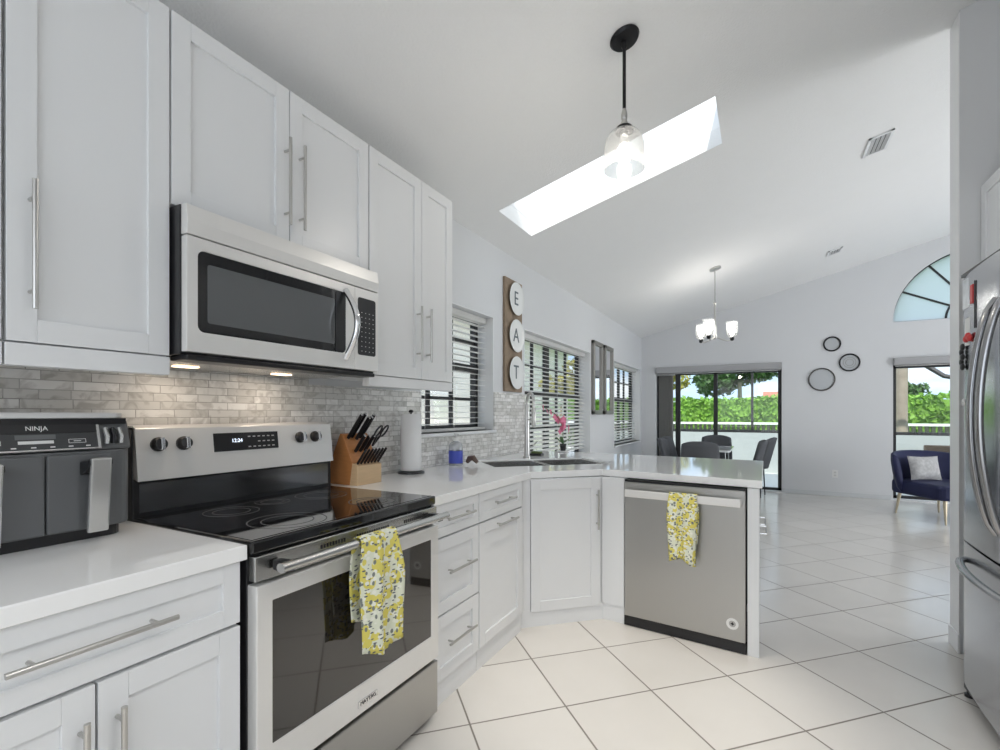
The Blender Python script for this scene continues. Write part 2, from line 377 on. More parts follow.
# left windows: black frame with muntins, pane, sill
def left_window(n, y0, y1, z0, z1, cols, rows, mid):   # cols: list of (y, half width)
    xg = XW-.17
    b = MB(); f = .045
    b.box(xg-.02, xg+.03, y0, y0+f, z0, z1).box(xg-.02, xg+.03, y1-f, y1, z0, z1).box(xg-.02, xg+.03, y0, y1, z0, z0+f).box(xg-.02, xg+.03, y0, y1, z1-f, z1)
    zm = z0+(z1-z0)*mid; b.box(xg-.02, xg+.035, y0, y1, zm-.028, zm+.028)
    root = struct(b.build('window_%d' % n, M['blackframe']))
    m = MB()
    for y, wd in cols: m.box(xg-.008, xg+.02, y-wd, y+wd, z0+f, z1-f)
    for (a, c) in ((z0, zm), (zm, z1)):
        for i in range(1, rows):
            z = a+(c-a)*i/rows; m.box(xg-.008, xg+.02, y0+f, y1-f, z-.011, z+.011)
    m.build('muntin', M['blackframe'], root)
    MB().box(xg, xg+.004, y0+.01, y1-.01, z0+.01, z1-.01).build('pane', M['glass'], root)
    MB().box(XW-.14, XW+.025, y0-.02, y1+.02, z0-.022, z0).build('window_sill', M['panelwhite'], root, bevel=.004)
    j = .006
    MB().box(XW-.2, XW+.004, y0-.001, y0+j, z0, z1).box(XW-.2, XW+.004, y1-j, y1+.001, z0, z1).box(XW-.2, XW+.004, y0, y1, z1-j, z1+.001).build('jamb', M['panelwhite'], root)
for i, (a, c, e, f) in enumerate(WINS):
    left_window(i+1, a, c, e, f, ([(2.77, .01), (3.06, .01)], [(4.53, .012), (4.90, .06), (5.21, .012), (5.49, .012)], [(7.95, .04), (8.3, .012)])[i], 2, (.54, .56, .56)[i])
def blind(y0, y1, z0, z1, label, drop, tilt):
    t = thing('window_blind', label, 'window blind', (XW-.085, (y0+y1)/2, z0), 0, 'white slatted blinds on the left wall windows')
    H = z1-z0; hw = (y1-y0)/2-.015
    MB().box(-.03, .03, -hw, hw, H-.055, H-.01).build('headrail', M['blind'], t, bevel=.003)
    b = MB(); z = H-.08; 
    while z > drop+.05:
        b.T = Matrix.Translation((0, 0, z)) @ Matrix.Rotation(math.radians(tilt), 4, 'Y'); b.box(-.025, .025, -hw+.005, hw-.005, -.0013, .0013); z -= .043
    b.build('slats', M['blind'], t)
    MB().box(-.025, .025, -hw+.005, hw-.005, drop+.005, drop+.025).build('bottom_rail', M['blind'], t, bevel=.003)
    c = MB()
    for k in (-.75, 0, .75):
        c = MB(); c.tube([(.026, hw*k, drop+.02), (.026, hw*k, H-.05)], .0012, 4); c.build('cord', M['blind'], t)
blind(*WINS[0], 'white slatted blind nearest the wall cabinets, left of the round plates', .0, 3)
blind(*WINS[1], 'wide white slatted blind behind the kitchen faucet and pink orchid', .0, 20)
blind(*WINS[2], 'white slatted blind farthest away, beside the far corner', .0, 12)
# unseen rear window added to let daylight in: frame and glass
b = MB(); x0, x1, z0, z1 = -1.4, 1.1, .95, 2.3
b.box(x0, x0+.05, YB-.12, YB-.07, z0, z1).box(x1-.05, x1, YB-.12, YB-.07, z0, z1).box(x0, x1, YB-.12, YB-.07, z0, z0+.05).box(x0, x1, YB-.12, YB-.07, z1-.05, z1).box(-.18, -.12, YB-.12, YB-.07, z0, z1)
r = struct(b.build('window_4', M['blackframe'])); MB().box(x0, x1, YB-.1, YB-.096, z0, z1).build('pane', M['glass'], r)
b = MB(); b.box(XR+.08, XR+.13, 4.3, 4.36, .3, 2.2).box(XR+.08, XR+.13, 8.14, 8.2, .3, 2.2).box(XR+.08, XR+.13, 4.3, 8.2, .3, .36).box(XR+.08, XR+.13, 4.3, 8.2, 2.14, 2.2).box(XR+.08, XR+.13, 6.22, 6.28, .3, 2.2)  # unseen living room window, added to let in daylight
r = struct(b.build('window_5', M['blackframe'])); MB().box(XR+.1, XR+.104, 4.3, 8.2, .3, 2.2).build('pane', M['glass'], r)

# sliding door
def slider(name, x0, x1, z1, posts, top, yo=.08):
    b = MB(); y0, y1 = YF+yo, YF+yo+.06
    b.box(x0, x0+.05, y0, y1, 0.02, z1).box(x1-.05, x1, y0, y1, .02, z1).box(x0, x1, y0, y1, .0, .06).box(x0, x1, y0, y1, z1-top, z1)
    for p, wd in posts: b.box(p-wd, p+wd, y0, y1-.01, .04, z1-.05)
    r = struct(b.build(name, M['blackframe']))
    MB().box(x0+.03, x1-.03, y0+.028, y0+.032, .05, z1-.05).build('pane', M['glass'], r)
    return r
slider('door_1', SL[0], SL[1], SL[3], [(-1.30, .04), (-.69, .032)], .14)
slider('door_2', RW[0], RW[1], RW[3], [(2.77, .04)], .14)
# header shades of both doors
t = thing('roller_shade', 'grey roller shade cassette above the glass sliding door', 'roller shade', ((SL[0]+SL[1])/2, YF-.02, SL[3]), 0, 'grey roller shade cassettes')
MB().box(-.97, .97, -.05, .07, -.105, 0).build('cassette', M['grayblind'], t, bevel=.01)
MB().tube([(-.95, .0, -.115), (.95, 0, -.115)], .012, 8).build('bottom_rail', M['silver'], t)
t = thing('roller_shade', 'grey roller shade cassette above the glass door behind the blue armchair', 'roller shade', (2.77, YF-.02, RW[3]), 0, 'grey roller shade cassettes')
MB().box(-1.08, 1.08, -.05, .07, -.10, 0).build('cassette', M['grayblind'], t, bevel=.01)
MB().tube([(-1.06, .0, -.11), (1.06, 0, -.11)], .012, 8).build('bottom_rail', M['silver'], t)
# stacked vertical blind at the left of the slider
t = thing('vertical_blind', 'grey stacked vertical blind at left side of sliding door', 'vertical blind', (-1.49, YF+.03, .03))
b = MB()
for i in range(9): 
    b.T = Matrix.Translation((-.11+i*.027, 0, 0)) @ Matrix.Rotation(math.radians(78), 4, 'Z'); b.box(-.035, .035, -.0015, .0015, .02, 1.90)
b.build('slats', mat('taupe vertical blind', (.26, .245, .23), .8), t)
MB().box(-.15, .15, -.012, .012, 1.90, 1.93).build('headrail', M['grayblind'], t)

# arch window
b = MB()
def arc_band(b, cx, cz_, r0, r1, y0, y1, a0=0, a1=PI, n=32):
    rings = []
    for i in range(n+1):
        a = a0+(a1-a0)*i/n; c, s = math.cos(a), math.sin(a)*.945
        rings.append([(cx+r0*c, y0, cz_+r0*s), (cx+r1*c, y0, cz_+r1*s), (cx+r1*c, y1, cz_+r1*s), (cx+r0*c, y1, cz_+r0*s)])
    b.ring_loft(rings)
arc_band(b, AX, AZ, AR-.014, AR, YF+.08, YF+.12)
b.box(AX-AR, AX+AR, YF+.08, YF+.12, AZ, AZ+.014)
r = struct(b.build('window_6', M['blackframe']))
b = MB(); arc_band(b, AX, AZ, .43, .455, YF+.085, YF+.11)
for k in range(1, 7):
    a = PI*k/7; b.T = Matrix.Translation((AX, YF+.097, AZ)) @ Matrix.Rotation(-a, 4, 'Y'); b.box(.44, AR*(1-.055*math.sin(a)**2)-.006, -.012, .012, -.012, .012); b.T = Matrix.Identity(4)
b.build('muntin', M['blackframe'], r)
MB().plate([(AX+(AR-.005)*math.cos(PI*i/32), AZ+(AR-.005)*math.sin(PI*i/32)*.945) for i in range(33)], [], lambda x, z: (x, YF+.098, z), (0, .004, 0)).build('pane', glass('tinted arch glass', (.84, .88, .88), .04, 0, .8, (.86, .89, .90)), r)

# backsplash (thin tile cladding on the wall)
b = MB(); sx0, sx1 = XW, XW+.012
b.box(sx0, sx1, YB, 1.60, .914, 1.60).box(sx0, sx1, 1.60, 2.47, .914, 1.40).box(sx0, sx1, 2.47, 3.423, .914, 1.108).box(sx0, sx1, 3.423, 4.0, .914, 1.435)
struct(b.build('trim_backsplash', M['splash']))

# ------------------------------------------------------------------ cabinets
def shaker(b, x0, x1, z0, z1, y, stile=.055, t=.02):
    """door slab in the local XZ plane, front at y-t, back at y"""
    b.box(x0+stile-.002, x1-stile+.002, y-t+.010, y, z0+stile-.002, z1-stile+.002)
    b.box(x0, x0+stile, y-t, y, z0, z1).box(x1-stile, x1, y-t, y, z0, z1)
    b.box(x0+stile, x1-stile, y-t, y, z1-stile, z1).box(x0+stile, x1-stile, y-t, y, z0, z0+stile)
def bar_handle(parent, x0, z0, x1, z1, y, name='handle', r=.006):
    b = MB(); p0 = Vector((x0, y-.032, z0)); p1 = Vector((x1, y-.032, z1)); b.tube([p0, p1], r, 12)
    for f in (.14, .86):
        q = p0.lerp(p1, f); b.tube([q, (q.x, y+.0, q.z)], .0045, 8)
    return b.build(name, M['nickel'], parent, smooth=True)
def cabinet(name, label, loc, rz, w, h, d, fronts, toe=0., rail=0., group=None, body_top=None, face=True):
    t = thing(name, label, 'cabinet', loc, rz, group)
    hw = w/2
    MB().box(-hw, hw, .0, d, toe, body_top or h).build('body', M['white'], t)
    if toe: MB().box(-hw, hw, -.004, .012, 0, toe).build('toe_kick', M['panelwhite'], t)
    if rail: MB().box(-hw, hw, -.02, -.002, -rail, -.002).box(-hw, hw, -.002, .02, -rail, 0).build('light_rail', M['white'], t, bevel=.002)
    for f in fronts:
        kind, x0, x1, z0, z1, hs = f[:6]; st = f[6] if len(f) > 6 else .055
        b = MB(); shaker(b, x0-hw+.002, x1-hw-.002, z0+.002, z1-.002, -.001, st)
        p = b.build(kind, M['white'], t, bevel=.0012)
        if hs: bar_handle(p, hs[0]-hw, hs[1], hs[2]-hw, hs[3], -.021)
    return t
R90 = PI/2
# wall cabinets: local x = world y. front plane x=-1.55 (door faces at -1.53)
XU = -1.551; UD = abs(XW-XU)-.004; ZB = 1.43; ZT = 2.455
def wall_cab(label, y0, y1, zb, zt, doors, rail):
    w = y1-y0; fr = []
    for (a, c, hs) in doors: fr.append(('door', a-y0, c-y0, 0, zt-zb, hs and (hs[0]-y0, hs[1]-zb, hs[0]-y0, hs[2]-zb)))
    return cabinet('wall_cabinet', label, (XU, (y0+y1)/2, zb), R90, w, zt-zb, UD, fr, 0, rail, 'white wall cabinets')
wall_cab('tall white wall cabinet at the left frame edge, only a sliver shows', -.16, .437, ZB, ZT, [(-.16, .14, None), (.14, .437, None)], .055)
wall_cab('white single door wall cabinet left of the microwave, one long steel handle', .441, .795, ZB, ZT, [(.441, .795, (.484, 1.508, 1.812))], .055)
wall_cab('short white two door wall cabinet above the microwave', .797, 1.613, 1.879, ZT, [(.797, 1.205, (1.184, 1.945, 2.26)), (1.205, 1.613, (1.248, 1.945, 2.26))], 0)
wall_cab('white two door wall cabinet right of the microwave, above knife block', 1.617, 2.275, ZB+.005, ZT, [(1.617, 1.995, (1.955, 1.525, 1.80)), (1.995, 2.275, (2.035, 1.525, 1.80))], .05)

# base cabinets, left run: front plane (face of carcass) x=-1.232, doors to -1.212
XB = -1.232; BD = abs(XW-XB)-.016; BH = .872
def base_cab(label, y0, y1, fronts, **kw):
    return cabinet('base_cabinet', label, (XB, (y0+y1)/2, 0), R90, y1-y0, BH, BD, fronts, .10, 0, 'white base cabinets', **kw)
y0 = .175; base_cab('white base cabinet left of the range, one wide drawer over two doors', y0, .803,
    [('drawer', 0, .628, .710, .873, (.165, .795, .455, .795), .045), ('door', 0, .312, .11, .705, (.284, .44, .284, .645)), ('door', .313, .628, .11, .705, (.348, .44, .348, .645))])
base_cab('white base cabinet at the lower left frame edge', -.6, .173, [('drawer', 0, .773, .705, .868, (.2, .785, .57, .785), .045), ('door', 0, .386, .11, .70, None), ('door', .387, .773, .11, .70, None)])
y0 = 1.648; base_cab('white three drawer base cabinet just right of the range', y0, 2.03,
    [('drawer', .0, .381, .728, .873, (.08, .806, .30, .806), .04), ('drawer', .0, .381, .395, .724, (.09, .575, .31, .575)), ('drawer', .0, .381, .11, .391, (.09, .265, .31, .265))])
y0 = 2.034; base_cab('white base cabinet between drawer stack and diagonal sink cabinet', y0, 2.53,
    [('drawer', .0, .478, .728, .873, (.13, .806, .35, .806), .04), ('door', .0, .478, .11, .724, (.15, .690, .37, .690))])
# diagonal sink cabinet
PA = Vector((-1.225, 2.60)); PB = Vector((-.862, 2.94)); D = PB-PA; ang = math.atan2(D.y, D.x); L_ = D.length; mid = (PA+PB)/2
t = thing('sink_cabinet', 'white diagonal corner sink cabinet with single door and vertical handle', 'cabinet', (mid.x, mid.y, 0), ang)
inv = Matrix.Rotation(-ang, 2)
def loc2(x, y): v = Vector((x, y))-mid; return tuple(inv @ v)
poly = [loc2(*p) for p in ((-1.885, 2.56), (-1.24, 2.545), (-1.225, 2.60), (-.862, 2.94), (-.862, 3.45), (-1.885, 3.9))]
MB().prism(poly, 'z', .10, .66).build('body', M['white'], t)
MB().box(-L_/2, L_/2, -.001, .018, .66, .872).box(-L_/2-.035, -L_/2+.02, -.012, .03, .10, .872).build('face_frame', M['white'], t, bevel=.001)
MB().box(-L_/2-.045, L_/2+.01, -.012, .012, 0, .10).build('toe_kick', M['panelwhite'], t)
b = MB(); shaker(b, -L_/2+.022, L_/2-.030, .090, .868, -.002, .06)
d_ = b.build('door', M['white'], t, bevel=.0012); bar_handle(d_, L_/2-.055, .56, L_/2-.055, .80, -.022)
# peninsula carcass: filler, end panel, back
PC = Vector((-.862, 2.94)); PD = Vector((-.008, 2.85)); D2 = PD-PC; ang2 = math.atan2(D2.y, D2.x); L2 = D2.length
t = thing('peninsula_cabinet', 'white peninsula carcass around the dishwasher, with filler and end panel', 'cabinet', (PC.x, PC.y, 0), ang2)
MB().box(.0, .140, -.018, .012, .10, .872).box(.122, .140, .0, .60, .10, .872).build('filler_panel', M['white'], t, bevel=.001)
MB().box(-.0, .14, -.012, .012, 0, .10).build('toe_kick', M['panelwhite'], t)
_k = math.tan(-ang2); MB().prism([(L2-.055, -.018), (L2, -.018), (L2-.64*_k, .62), (L2-.055-.64*_k, .62)], 'z', 0, .872).build('end_panel', M['white'], t, bevel=.002)
MB().box(.0, L2-.125, .605, .62, .0, .872).build('back_panel', M['white'], t)
# dishwasher
DX0, DX1 = .143, L2-.060; dw = DX1-DX0
q = PC+Matrix.Rotation(ang2, 2) @ Vector(((DX0+DX1)/2, 0))
t = thing('dishwasher', 'stainless steel dishwasher with bar handle built in under the white peninsula', 'dishwasher', (q.x, q.y, 0), ang2)
hw = dw/2
MB().box(-hw, hw-.065, .01, .58, .08, .868).build('tub', M['black'], t)
MB().box(-hw+.003, hw-.003, -.028, .008, .062, .856).build('door', M['steelv'], t, bevel=.004)
MB().box(-hw, hw, -.022, .01, .004, .058).build('kick_plate', M['black'], t)
MB().box(-hw+.003, hw-.003, -.02, .01, .857, .868).build('control_edge', M['black'], t)
b = MB(); b.box(-hw+.02, hw-.02, -.078, -.064, .775, .818).box(-hw+.02, -hw+.06, -.065, -.028, .782, .812).box(hw-.06, hw-.02, -.065, -.028, .782, .812)
b.build('handle', M['steelwhite'], t, bevel=.004)
b = MB(); rg = []
for i in range(28):
    a = 2*PI*i/28; c, s = math.cos(a), math.sin(a)
    rg.append([(hw-.065+r*c, y, .152+r*s) for r, y in ((.017, -.0285), (.030, -.0285), (.030, -.0305), (.017, -.0305))])
b.ring_loft(rg, closed=True).build('round_sticker', M['whiteplastic'], t, label='white ring sticker')
b = MB(); b.box(hw-.068, hw-.062, -.030, -.0285, .144, .160).box(hw-.073, hw-.057, -.030, -.0285, .149, .155).build('round_sticker', M['black'], t)

# worktops
SC = Vector((-1.385, 3.215)); u1 = Vector((1, 1)).normalized(); u2 = Vector((-1, 1)).normalized(); SLh, SWh = .42, .225
hole = [SC+u1*a*SLh+u2*c*SWh for a, c in ((-1, -1), (1, -1), (1, 1), (-1, 1))]
ct = [(-1.893, 1.646), (-1.20, 1.646), (-1.207, 2.63), (-.872, 2.965), (.004, 2.845), (.012, 4.06), (-1.893, 4.23)]
o = MB().plate(ct, [[tuple(p) for p in hole]], lambda x, y: (x, y, .874), (0, 0, .040)).build('countertop', M['quartz'], bevel=.003)
tag(o, 'white quartz worktop wrapping the corner sink and the peninsula', 'countertop')
o = MB().box(-1.893, -1.200, -.6, .815, .874, .914).build('countertop', M['quartz'], bevel=.003)
tag(o, 'white quartz worktop left of the range under the air fryer', 'countertop')

# sink: two bowls
t = thing('kitchen_sink', 'stainless steel double bowl sink set diagonally in the corner worktop', 'sink', (SC.x, SC.y, .70), PI/4)
for s in (-1, 1):
    x0, x1 = (-SLh+.004, -.012) if s < 0 else (.012, SLh-.004)
    y0, y1 = -SWh+.004, SWh-.004; b = MB(); w_ = .006
    b.box(x0, x1, y0, y1, 0, w_).box(x0, x0+w_, y0, y1, 0, .205).box(x1-w_, x1, y0, y1, 0, .205).box(x0, x1, y0, y0+w_, 0, .205).box(x0, x1, y1-w_, y1, 0, .205)
    bo = b.build('bowl', M['steel'], t, bevel=.003)
    MB().lathe([(.035, .007), (.035, .010), (.012, .008)], ((x0+x1)/2, 0, 0)).build('drain', M['chrome'], bo, smooth=True)
MB().box(-.012, .012, -SWh+.004, SWh-.004, .15, .200).build('divider', M['steel'], t, bevel=.004)
# faucet
t = thing('kitchen_faucet', 'tall brushed steel pull down faucet behind the corner sink', 'faucet', (-1.62, 3.45, .914), -PI/4)
MB().lathe([(.030, 0), (.030, .012), (.022, .02), (.020, .12), (.018, .40), (.015, .42)], n=20).build('column', M['nickel'], t, smooth=True)
pts = [(0, 0, .40)]+[(.075-.075*math.cos(a), 0, .43+.075*math.sin(a)) for a in [PI*i/12 for i in range(13)]]+[(.15, 0, .38)]
MB().tube(pts, .012, 12).build('spout', M['nickel'], t, smooth=True)
MB().lathe([(.014, .25), (.018, .27), (.017, .38), (.013, .39)], (.15, 0, 0), 16).build('spray_head', M['nickel'], t, smooth=True)
MB().tube([(0, .02, .08), (0, .05, .09), (.0, .085, .13)], .006, 10).build('handle', M['nickel'], t, smooth=True)
MB().tube([(.018, 0, .30), (.135, 0, .30)], .005, 8).build('bracket', M['nickel'], t, smooth=True)

# ------------------------------------------------------------------ range (local x=world y, -y = toward room)
RY0, RY1 = .818, 1.643; RC = (RY0+RY1)/2; RW_ = (RY1-RY0)/2
t = thing('kitchen_range', 'freestanding stainless steel range with black glass cooktop and oven door', 'range', (-1.175, RC, 0), R90)
dp = 1.12
def Y(xw): return -xw-1.175     # world x -> local y
MB().box(-RW_, RW_, Y(-1.21), Y(-1.88), .04, .885).build('body', M['black'], t)
MB().box(-RW_+.03, RW_-.03, Y(-1.25), Y(-1.80), .0, .04).build('base', M['black'], t)
# cooktop
ck = MB().box(-RW_-.0, RW_+.0, Y(-1.188), Y(-1.80), .886, .921).build('cooktop', M['blackgloss'], t, bevel=.006)
MB().box(-RW_+.012, RW_-.012, Y(-1.205), Y(-1.79), .9212, .9222).build('glass_top', M['blackgloss'], ck)
ringm = mat('burner ring print', (.16, .16, .16), .25)
for (x, xw, r0) in ((-.19, -1.33, .115), (.19, -1.33, .085), (-.19, -1.62, .085), (.20, -1.62, .10), (0, -1.66, .06)):
    b = MB()
    for rr_ in (r0, r0*.66):
        rg = []
        for i in range(36):
            a = 2*PI*i/36; c, s = math.cos(a), math.sin(a); rg.append([(x+q_*c, Y(xw)+q_*s, z) for q_, z in ((rr_, .9223), (rr_+.0035, .9223), (rr_+.0035, .9227), (rr_, .9227))])
        b.ring_loft(rg, closed=True)
    b.build('burner_ring', ringm, t)
# vent strip under the cooktop
b = MB(); b.box(-RW_+.004, RW_-.004, Y(-1.180), Y(-1.21), .812, .880)
vs = b.build('vent_strip', M['steel'], t, bevel=.003)
for g0, n in ((-.19, 9), (-.04, 14), (.20, 9)):
    b = MB()
    for i in range(n): b.box(g0+i*.0115, g0+i*.0115+.0055, Y(-1.1785), Y(-1.182), .850, .862)
    b.build('vent_slots', M['black'], vs)
# oven door with window
b = MB(); dz0, dz1 = .262, .803; wx = RW_-.052; wz0, wz1 = .362, .753
b.plate([(-RW_+.004, dz0), (RW_-.004, dz0), (RW_-.004, dz1), (-RW_+.004, dz1)], [[(-wx, wz0), (wx, wz0), (wx, wz1), (-wx, wz1)]], lambda x, z: (x, Y(-1.172), z), (0, .045, 0))
od = b.build('oven_door', M['steelwhite'], t, bevel=.003)
MB().box(-wx, wx, Y(-1.1745), Y(-1.180), wz0, wz1).build('window', mat('dark oven glass', (.02, .017, .014), .03, coat=1), od)
b = MB(); b.box(-.045, .045, Y(-1.1685), Y(-1.172), .288, .310); bd = b.build('badge', M['chrome'], od, bevel=.001)
text_part('MAYTAG', .018, 'badge_lettering', M['black'], bd, Matrix.Translation((0, Y(-1.168), .299)) @ FRONT, .0006)
b = MB(); hz = .855
b.tube([(-RW_+.03, Y(-1.112), hz), (RW_-.03, Y(-1.112), hz)], .013, 14, rb=.016)
b.build('handle', M['steel'], od, smooth=True)
for s in (-1, 1): MB().box(s*(RW_-.065)-.014, s*(RW_-.065)+.014, Y(-1.114), Y(-1.173), hz-.020, hz+.008).build('handle_bracket', M['black'], od, bevel=.003)
MB().box(-RW_+.006, RW_-.006, Y(-1.174), Y(-1.21), .035, .248).build('storage_drawer', M['steelv'], t, bevel=.004)
# backguard
b = MB(); zt = 1.222
prof = [(Y(-1.80), .92), (Y(-1.80), 1.035), (Y(-1.775), 1.045), (Y(-1.80), zt-.006), (Y(-1.815), zt), (Y(-1.885), zt), (Y(-1.885), .92)]
b.prism([(Y(-1.885), .90), (Y(-1.795), .90), (Y(-1.80), zt-.012), (Y(-1.885), zt-.004)], 'x', -RW_+.0, RW_-.0)
bgd = b.build('backguard', M['black'], t, bevel=.004)
b = MB(); b.prism([(Y(-1.80), 1.048), (Y(-1.768), 1.040), (Y(-1.790), zt-.01), (Y(-1.805), zt), (Y(-1.88), zt), (Y(-1.88), zt-.004), (Y(-1.80), zt-.008)], 'x', -RW_+.004, RW_-.010)
pn = b.build('control_panel', M['steelwhite'], bgd, bevel=.002)
MB().box(-RW_+.02, RW_-.02, Y(-1.7955), Y(-1.80), .935, 1.030).build('glass_strip', mat('black mirror steel', (.16, .16, .165), .12, 1), bgd)
# tilt of panel: from (z1.04,x-1.768) to (z1.212,x-1.790)
def px_at(z): return -1.768-(z-1.040)/(.172)*.022
for kx in (-.343, -.262, .225, .305):
    z = 1.158; y = Y(px_at(z)); b = MB()
    b.T = Matrix.Translation((kx, y, z)) @ Matrix.Rotation(PI/2-.127, 4, 'X')
    b.lathe([(.024, 0), (.024, .008), (.020, .012), (.019, .026), (.016, .028)], n=20)
    kn = b.build('knob', M['black'], t, smooth=True)
    b = MB(); b.T = Matrix.Translation((kx, y, z)) @ Matrix.Rotation(PI/2-.127, 4, 'X'); b.box(-.006, .006, -.020, .020, .026, .036)
    b.build('knob_grip', M['chrome'], kn, bevel=.002)
z = 1.152; b = MB(); b.T = Matrix.Translation((-.02, Y(px_at(z)), z)) @ Matrix.Rotation(-.127, 4, 'X'); b.box(-.135, .135, -.0025, .003, -.033, .036)
dsp = b.build('display', M['black'], t, bevel=.001)
T = Matrix.Translation((-.02, Y(px_at(z))-.003, z)) @ Matrix.Rotation(-.127, 4, 'X') @ FRONT
ledm = emit('display digits', (.75, .85, 1), 1.5); legend = mat('printed legend', (.6, .6, .6), .5)
text_part('12:24', .02, 'digits', ledm, dsp, T @ Matrix.Translation((-.045, .006, 0)), .0003)
b = MB()
b.T = T
for i in range(6):
    for j in range(3):
        if i < 2 and j == 1: continue
        b.box(-.00+i*.021, .011+i*.021, -.022+j*.02, -.018+j*.02, 0, .0006)
b.build('legend', legend, dsp)

# towels
def towel(name, label, loc, rz, wdt, front, back, rod_r, group=None, seed=0):
    rnd = random.Random(seed)
    b = MB(); nx = 22; prof = []
    n = 16
    for i in range(n+1): prof.append((-rod_r, -front*(1-i/n)))
    for i in range(1, 8): a = PI*i/8; prof.append((-rod_r*math.cos(a), rod_r*math.sin(a)))
    for i in range(n+1): prof.append((rod_r*1.0, -back*i/n))
    V = []
    for j, (y, z) in enumerate(prof):
        row = []
        dz = min(1, max(0, -z/.12))
        for i in range(nx+1):
            u = i/nx; wv = wdt*(1-.03*(1-dz))
            fold = (math.sin(u*PI*3.2+seed)*.011+math.sin(u*PI*7+1+seed)*.004)*dz
            hem = math.sin(u*5+seed*2)*.014*(-z/front) if z < 0 else 0
            side = -1 if y < 0 else 1
            row.append(b.v(((u-.5)*wv+.006*math.sin(z*14+u*3), y+(fold-.012*dz if side < 0 else abs(fold)*.3), z+hem)))
        V.append(row)
    for a, c in zip(V, V[1:]):
        for i in range(nx): b.bm.faces.new((a[i], a[i+1], c[i+1], c[i]))
    o = b.build(name, M['towel'], None, smooth=True, solid=.003)
    o.location = loc; o.rotation_euler = (0, 0, rz)
    return tag(o, label, 'dish towel', group)
towel('dish_towel', 'yellow lemon print towel hanging over the oven door handle', (-1.112, 1.205, .855), R90, .172, .355, .26, .020, None, 1)
hp = q+Matrix.Rotation(ang2, 2) @ Vector((.022, -.071))
towel('dish_towel', 'yellow lemon print towel hanging over the dishwasher handle', (hp.x, hp.y, .812), ang2, .150, .36, .25, .013, None, 3)

# ------------------------------------------------------------------ microwave (local x = world y)
MY0, MY1 = .800, 1.600; mc = (MY0+MY1)/2; mh = (MY1-MY0)/2; XM = -1.462; mz0, mz1 = 1.435, 1.873
t = thing('microwave_oven', 'stainless steel over the range microwave with curved door handle', 'microwave', (XM, mc, mz0), R90)
H = mz1-mz0
MB().box(-mh, mh, .028, .43, .0, H).build('body', M['black'], t, bevel=.002)
MB().prism([(.0, H-.088), (-.004, H-.05), (.004, H-.001), (.03, H), (.03, H-.088)], 'x', -mh+.004, mh).build('vent_grille', M['steelwhite'], t, bevel=.002)
b = MB(); x1 = .262; w0, w1, v0_, v1_ = -mh+.036, .215, .068, H-.128
def rrect(x0, x1, z0, z1, r, n=5):
    P = []
    for cx, cz_, a0 in ((x1-r, z1-r, 0), (x0+r, z1-r, PI/2), (x0+r, z0+r, PI), (x1-r, z0+r, 3*PI/2)):
        for i in range(n+1): a = a0+PI/2*i/n; P.append((cx+r*math.cos(a), cz_+r*math.sin(a)))
    return P
b.plate([(-mh+.004, .008), (x1, .008), (x1, H-.092), (-mh+.004, H-.092)], [rrect(w0, w1, v0_, v1_, .02)], lambda x, z: (x, .0, z), (0, .028, 0))
dr = b.build('door', M['steelwhite'], t, bevel=.002)
b = MB(); b.plate(rrect(w0-.001, w1+.001, v0_-.001, v1_+.001, .02), [], lambda x, z: (x, .004, z), (0, .006, 0)); wn = b.build('window', M['blackgloss'], dr)
b = MB(); b.plate(rrect(w0+.03, w1-.055, v0_+.03, v1_-.035, .008), [], lambda x, z: (x, .0035, z), (0, .0005, 0)); b.build('window_screen', mat('microwave window mesh', (.10, .105, .11), .06, coat=.6), wn)
b = MB(); b.box(x1+.002, mh, .001, .028, .008, H-.092); cpn = b.build('control_panel', M['steelwhite'], t, bevel=.002)
b = MB(); b.plate(rrect(x1+.018, mh-.018, .07, H-.130, .01), [], lambda x, z: (x, -.001, z), (0, .003, 0)); kp = b.build('keypad', M['black'], cpn)
b = MB()
for i in range(4):
    for j in range(9): b.box(x1+.036+i*.022, x1+.041+i*.022, -.0016, -.001, .085+j*.020, .088+j*.020)
b.build('key_legend', legend, kp)
b = MB(); hx = x1-.054
b.tube([(hx, .0-.004-.064*math.sin(PI*i/16), .045+(H-.165)*i/16) for i in range(17)], .012, 12)
b.build('handle', M['chrome'], dr, smooth=True)
MB().plate(rrect(hx-.045, hx+.010, .055, H-.120, .024), [], lambda x, z: (x, .002, z), (0, .003, 0)).build('handle_recess', M['black'], dr)
MB().box(-mh+.01, mh-.01, .01, .10, -.016, 0).build('underside_lip', M['black'], t, bevel=.004)
b = MB(); b.box(-mh+.02, mh-.02, .10, .42, -.010, 0); us = b.build('underside', M['steel'], t)
warm = emit('warm cooktop lamp', (1, .75, .5), 2.5)
for k, sx in enumerate((-.24, .14)):
    MB().box(sx-.035, sx+.035, .27, .31, -.014, -.010).build('cooktop_lamp', warm, us)
    light('cooktop_lamp_light', 'AREA', (XM-.29, mc+sx, mz0-.02), (0, 0, 0), .30, (1, .84, .68), .07)

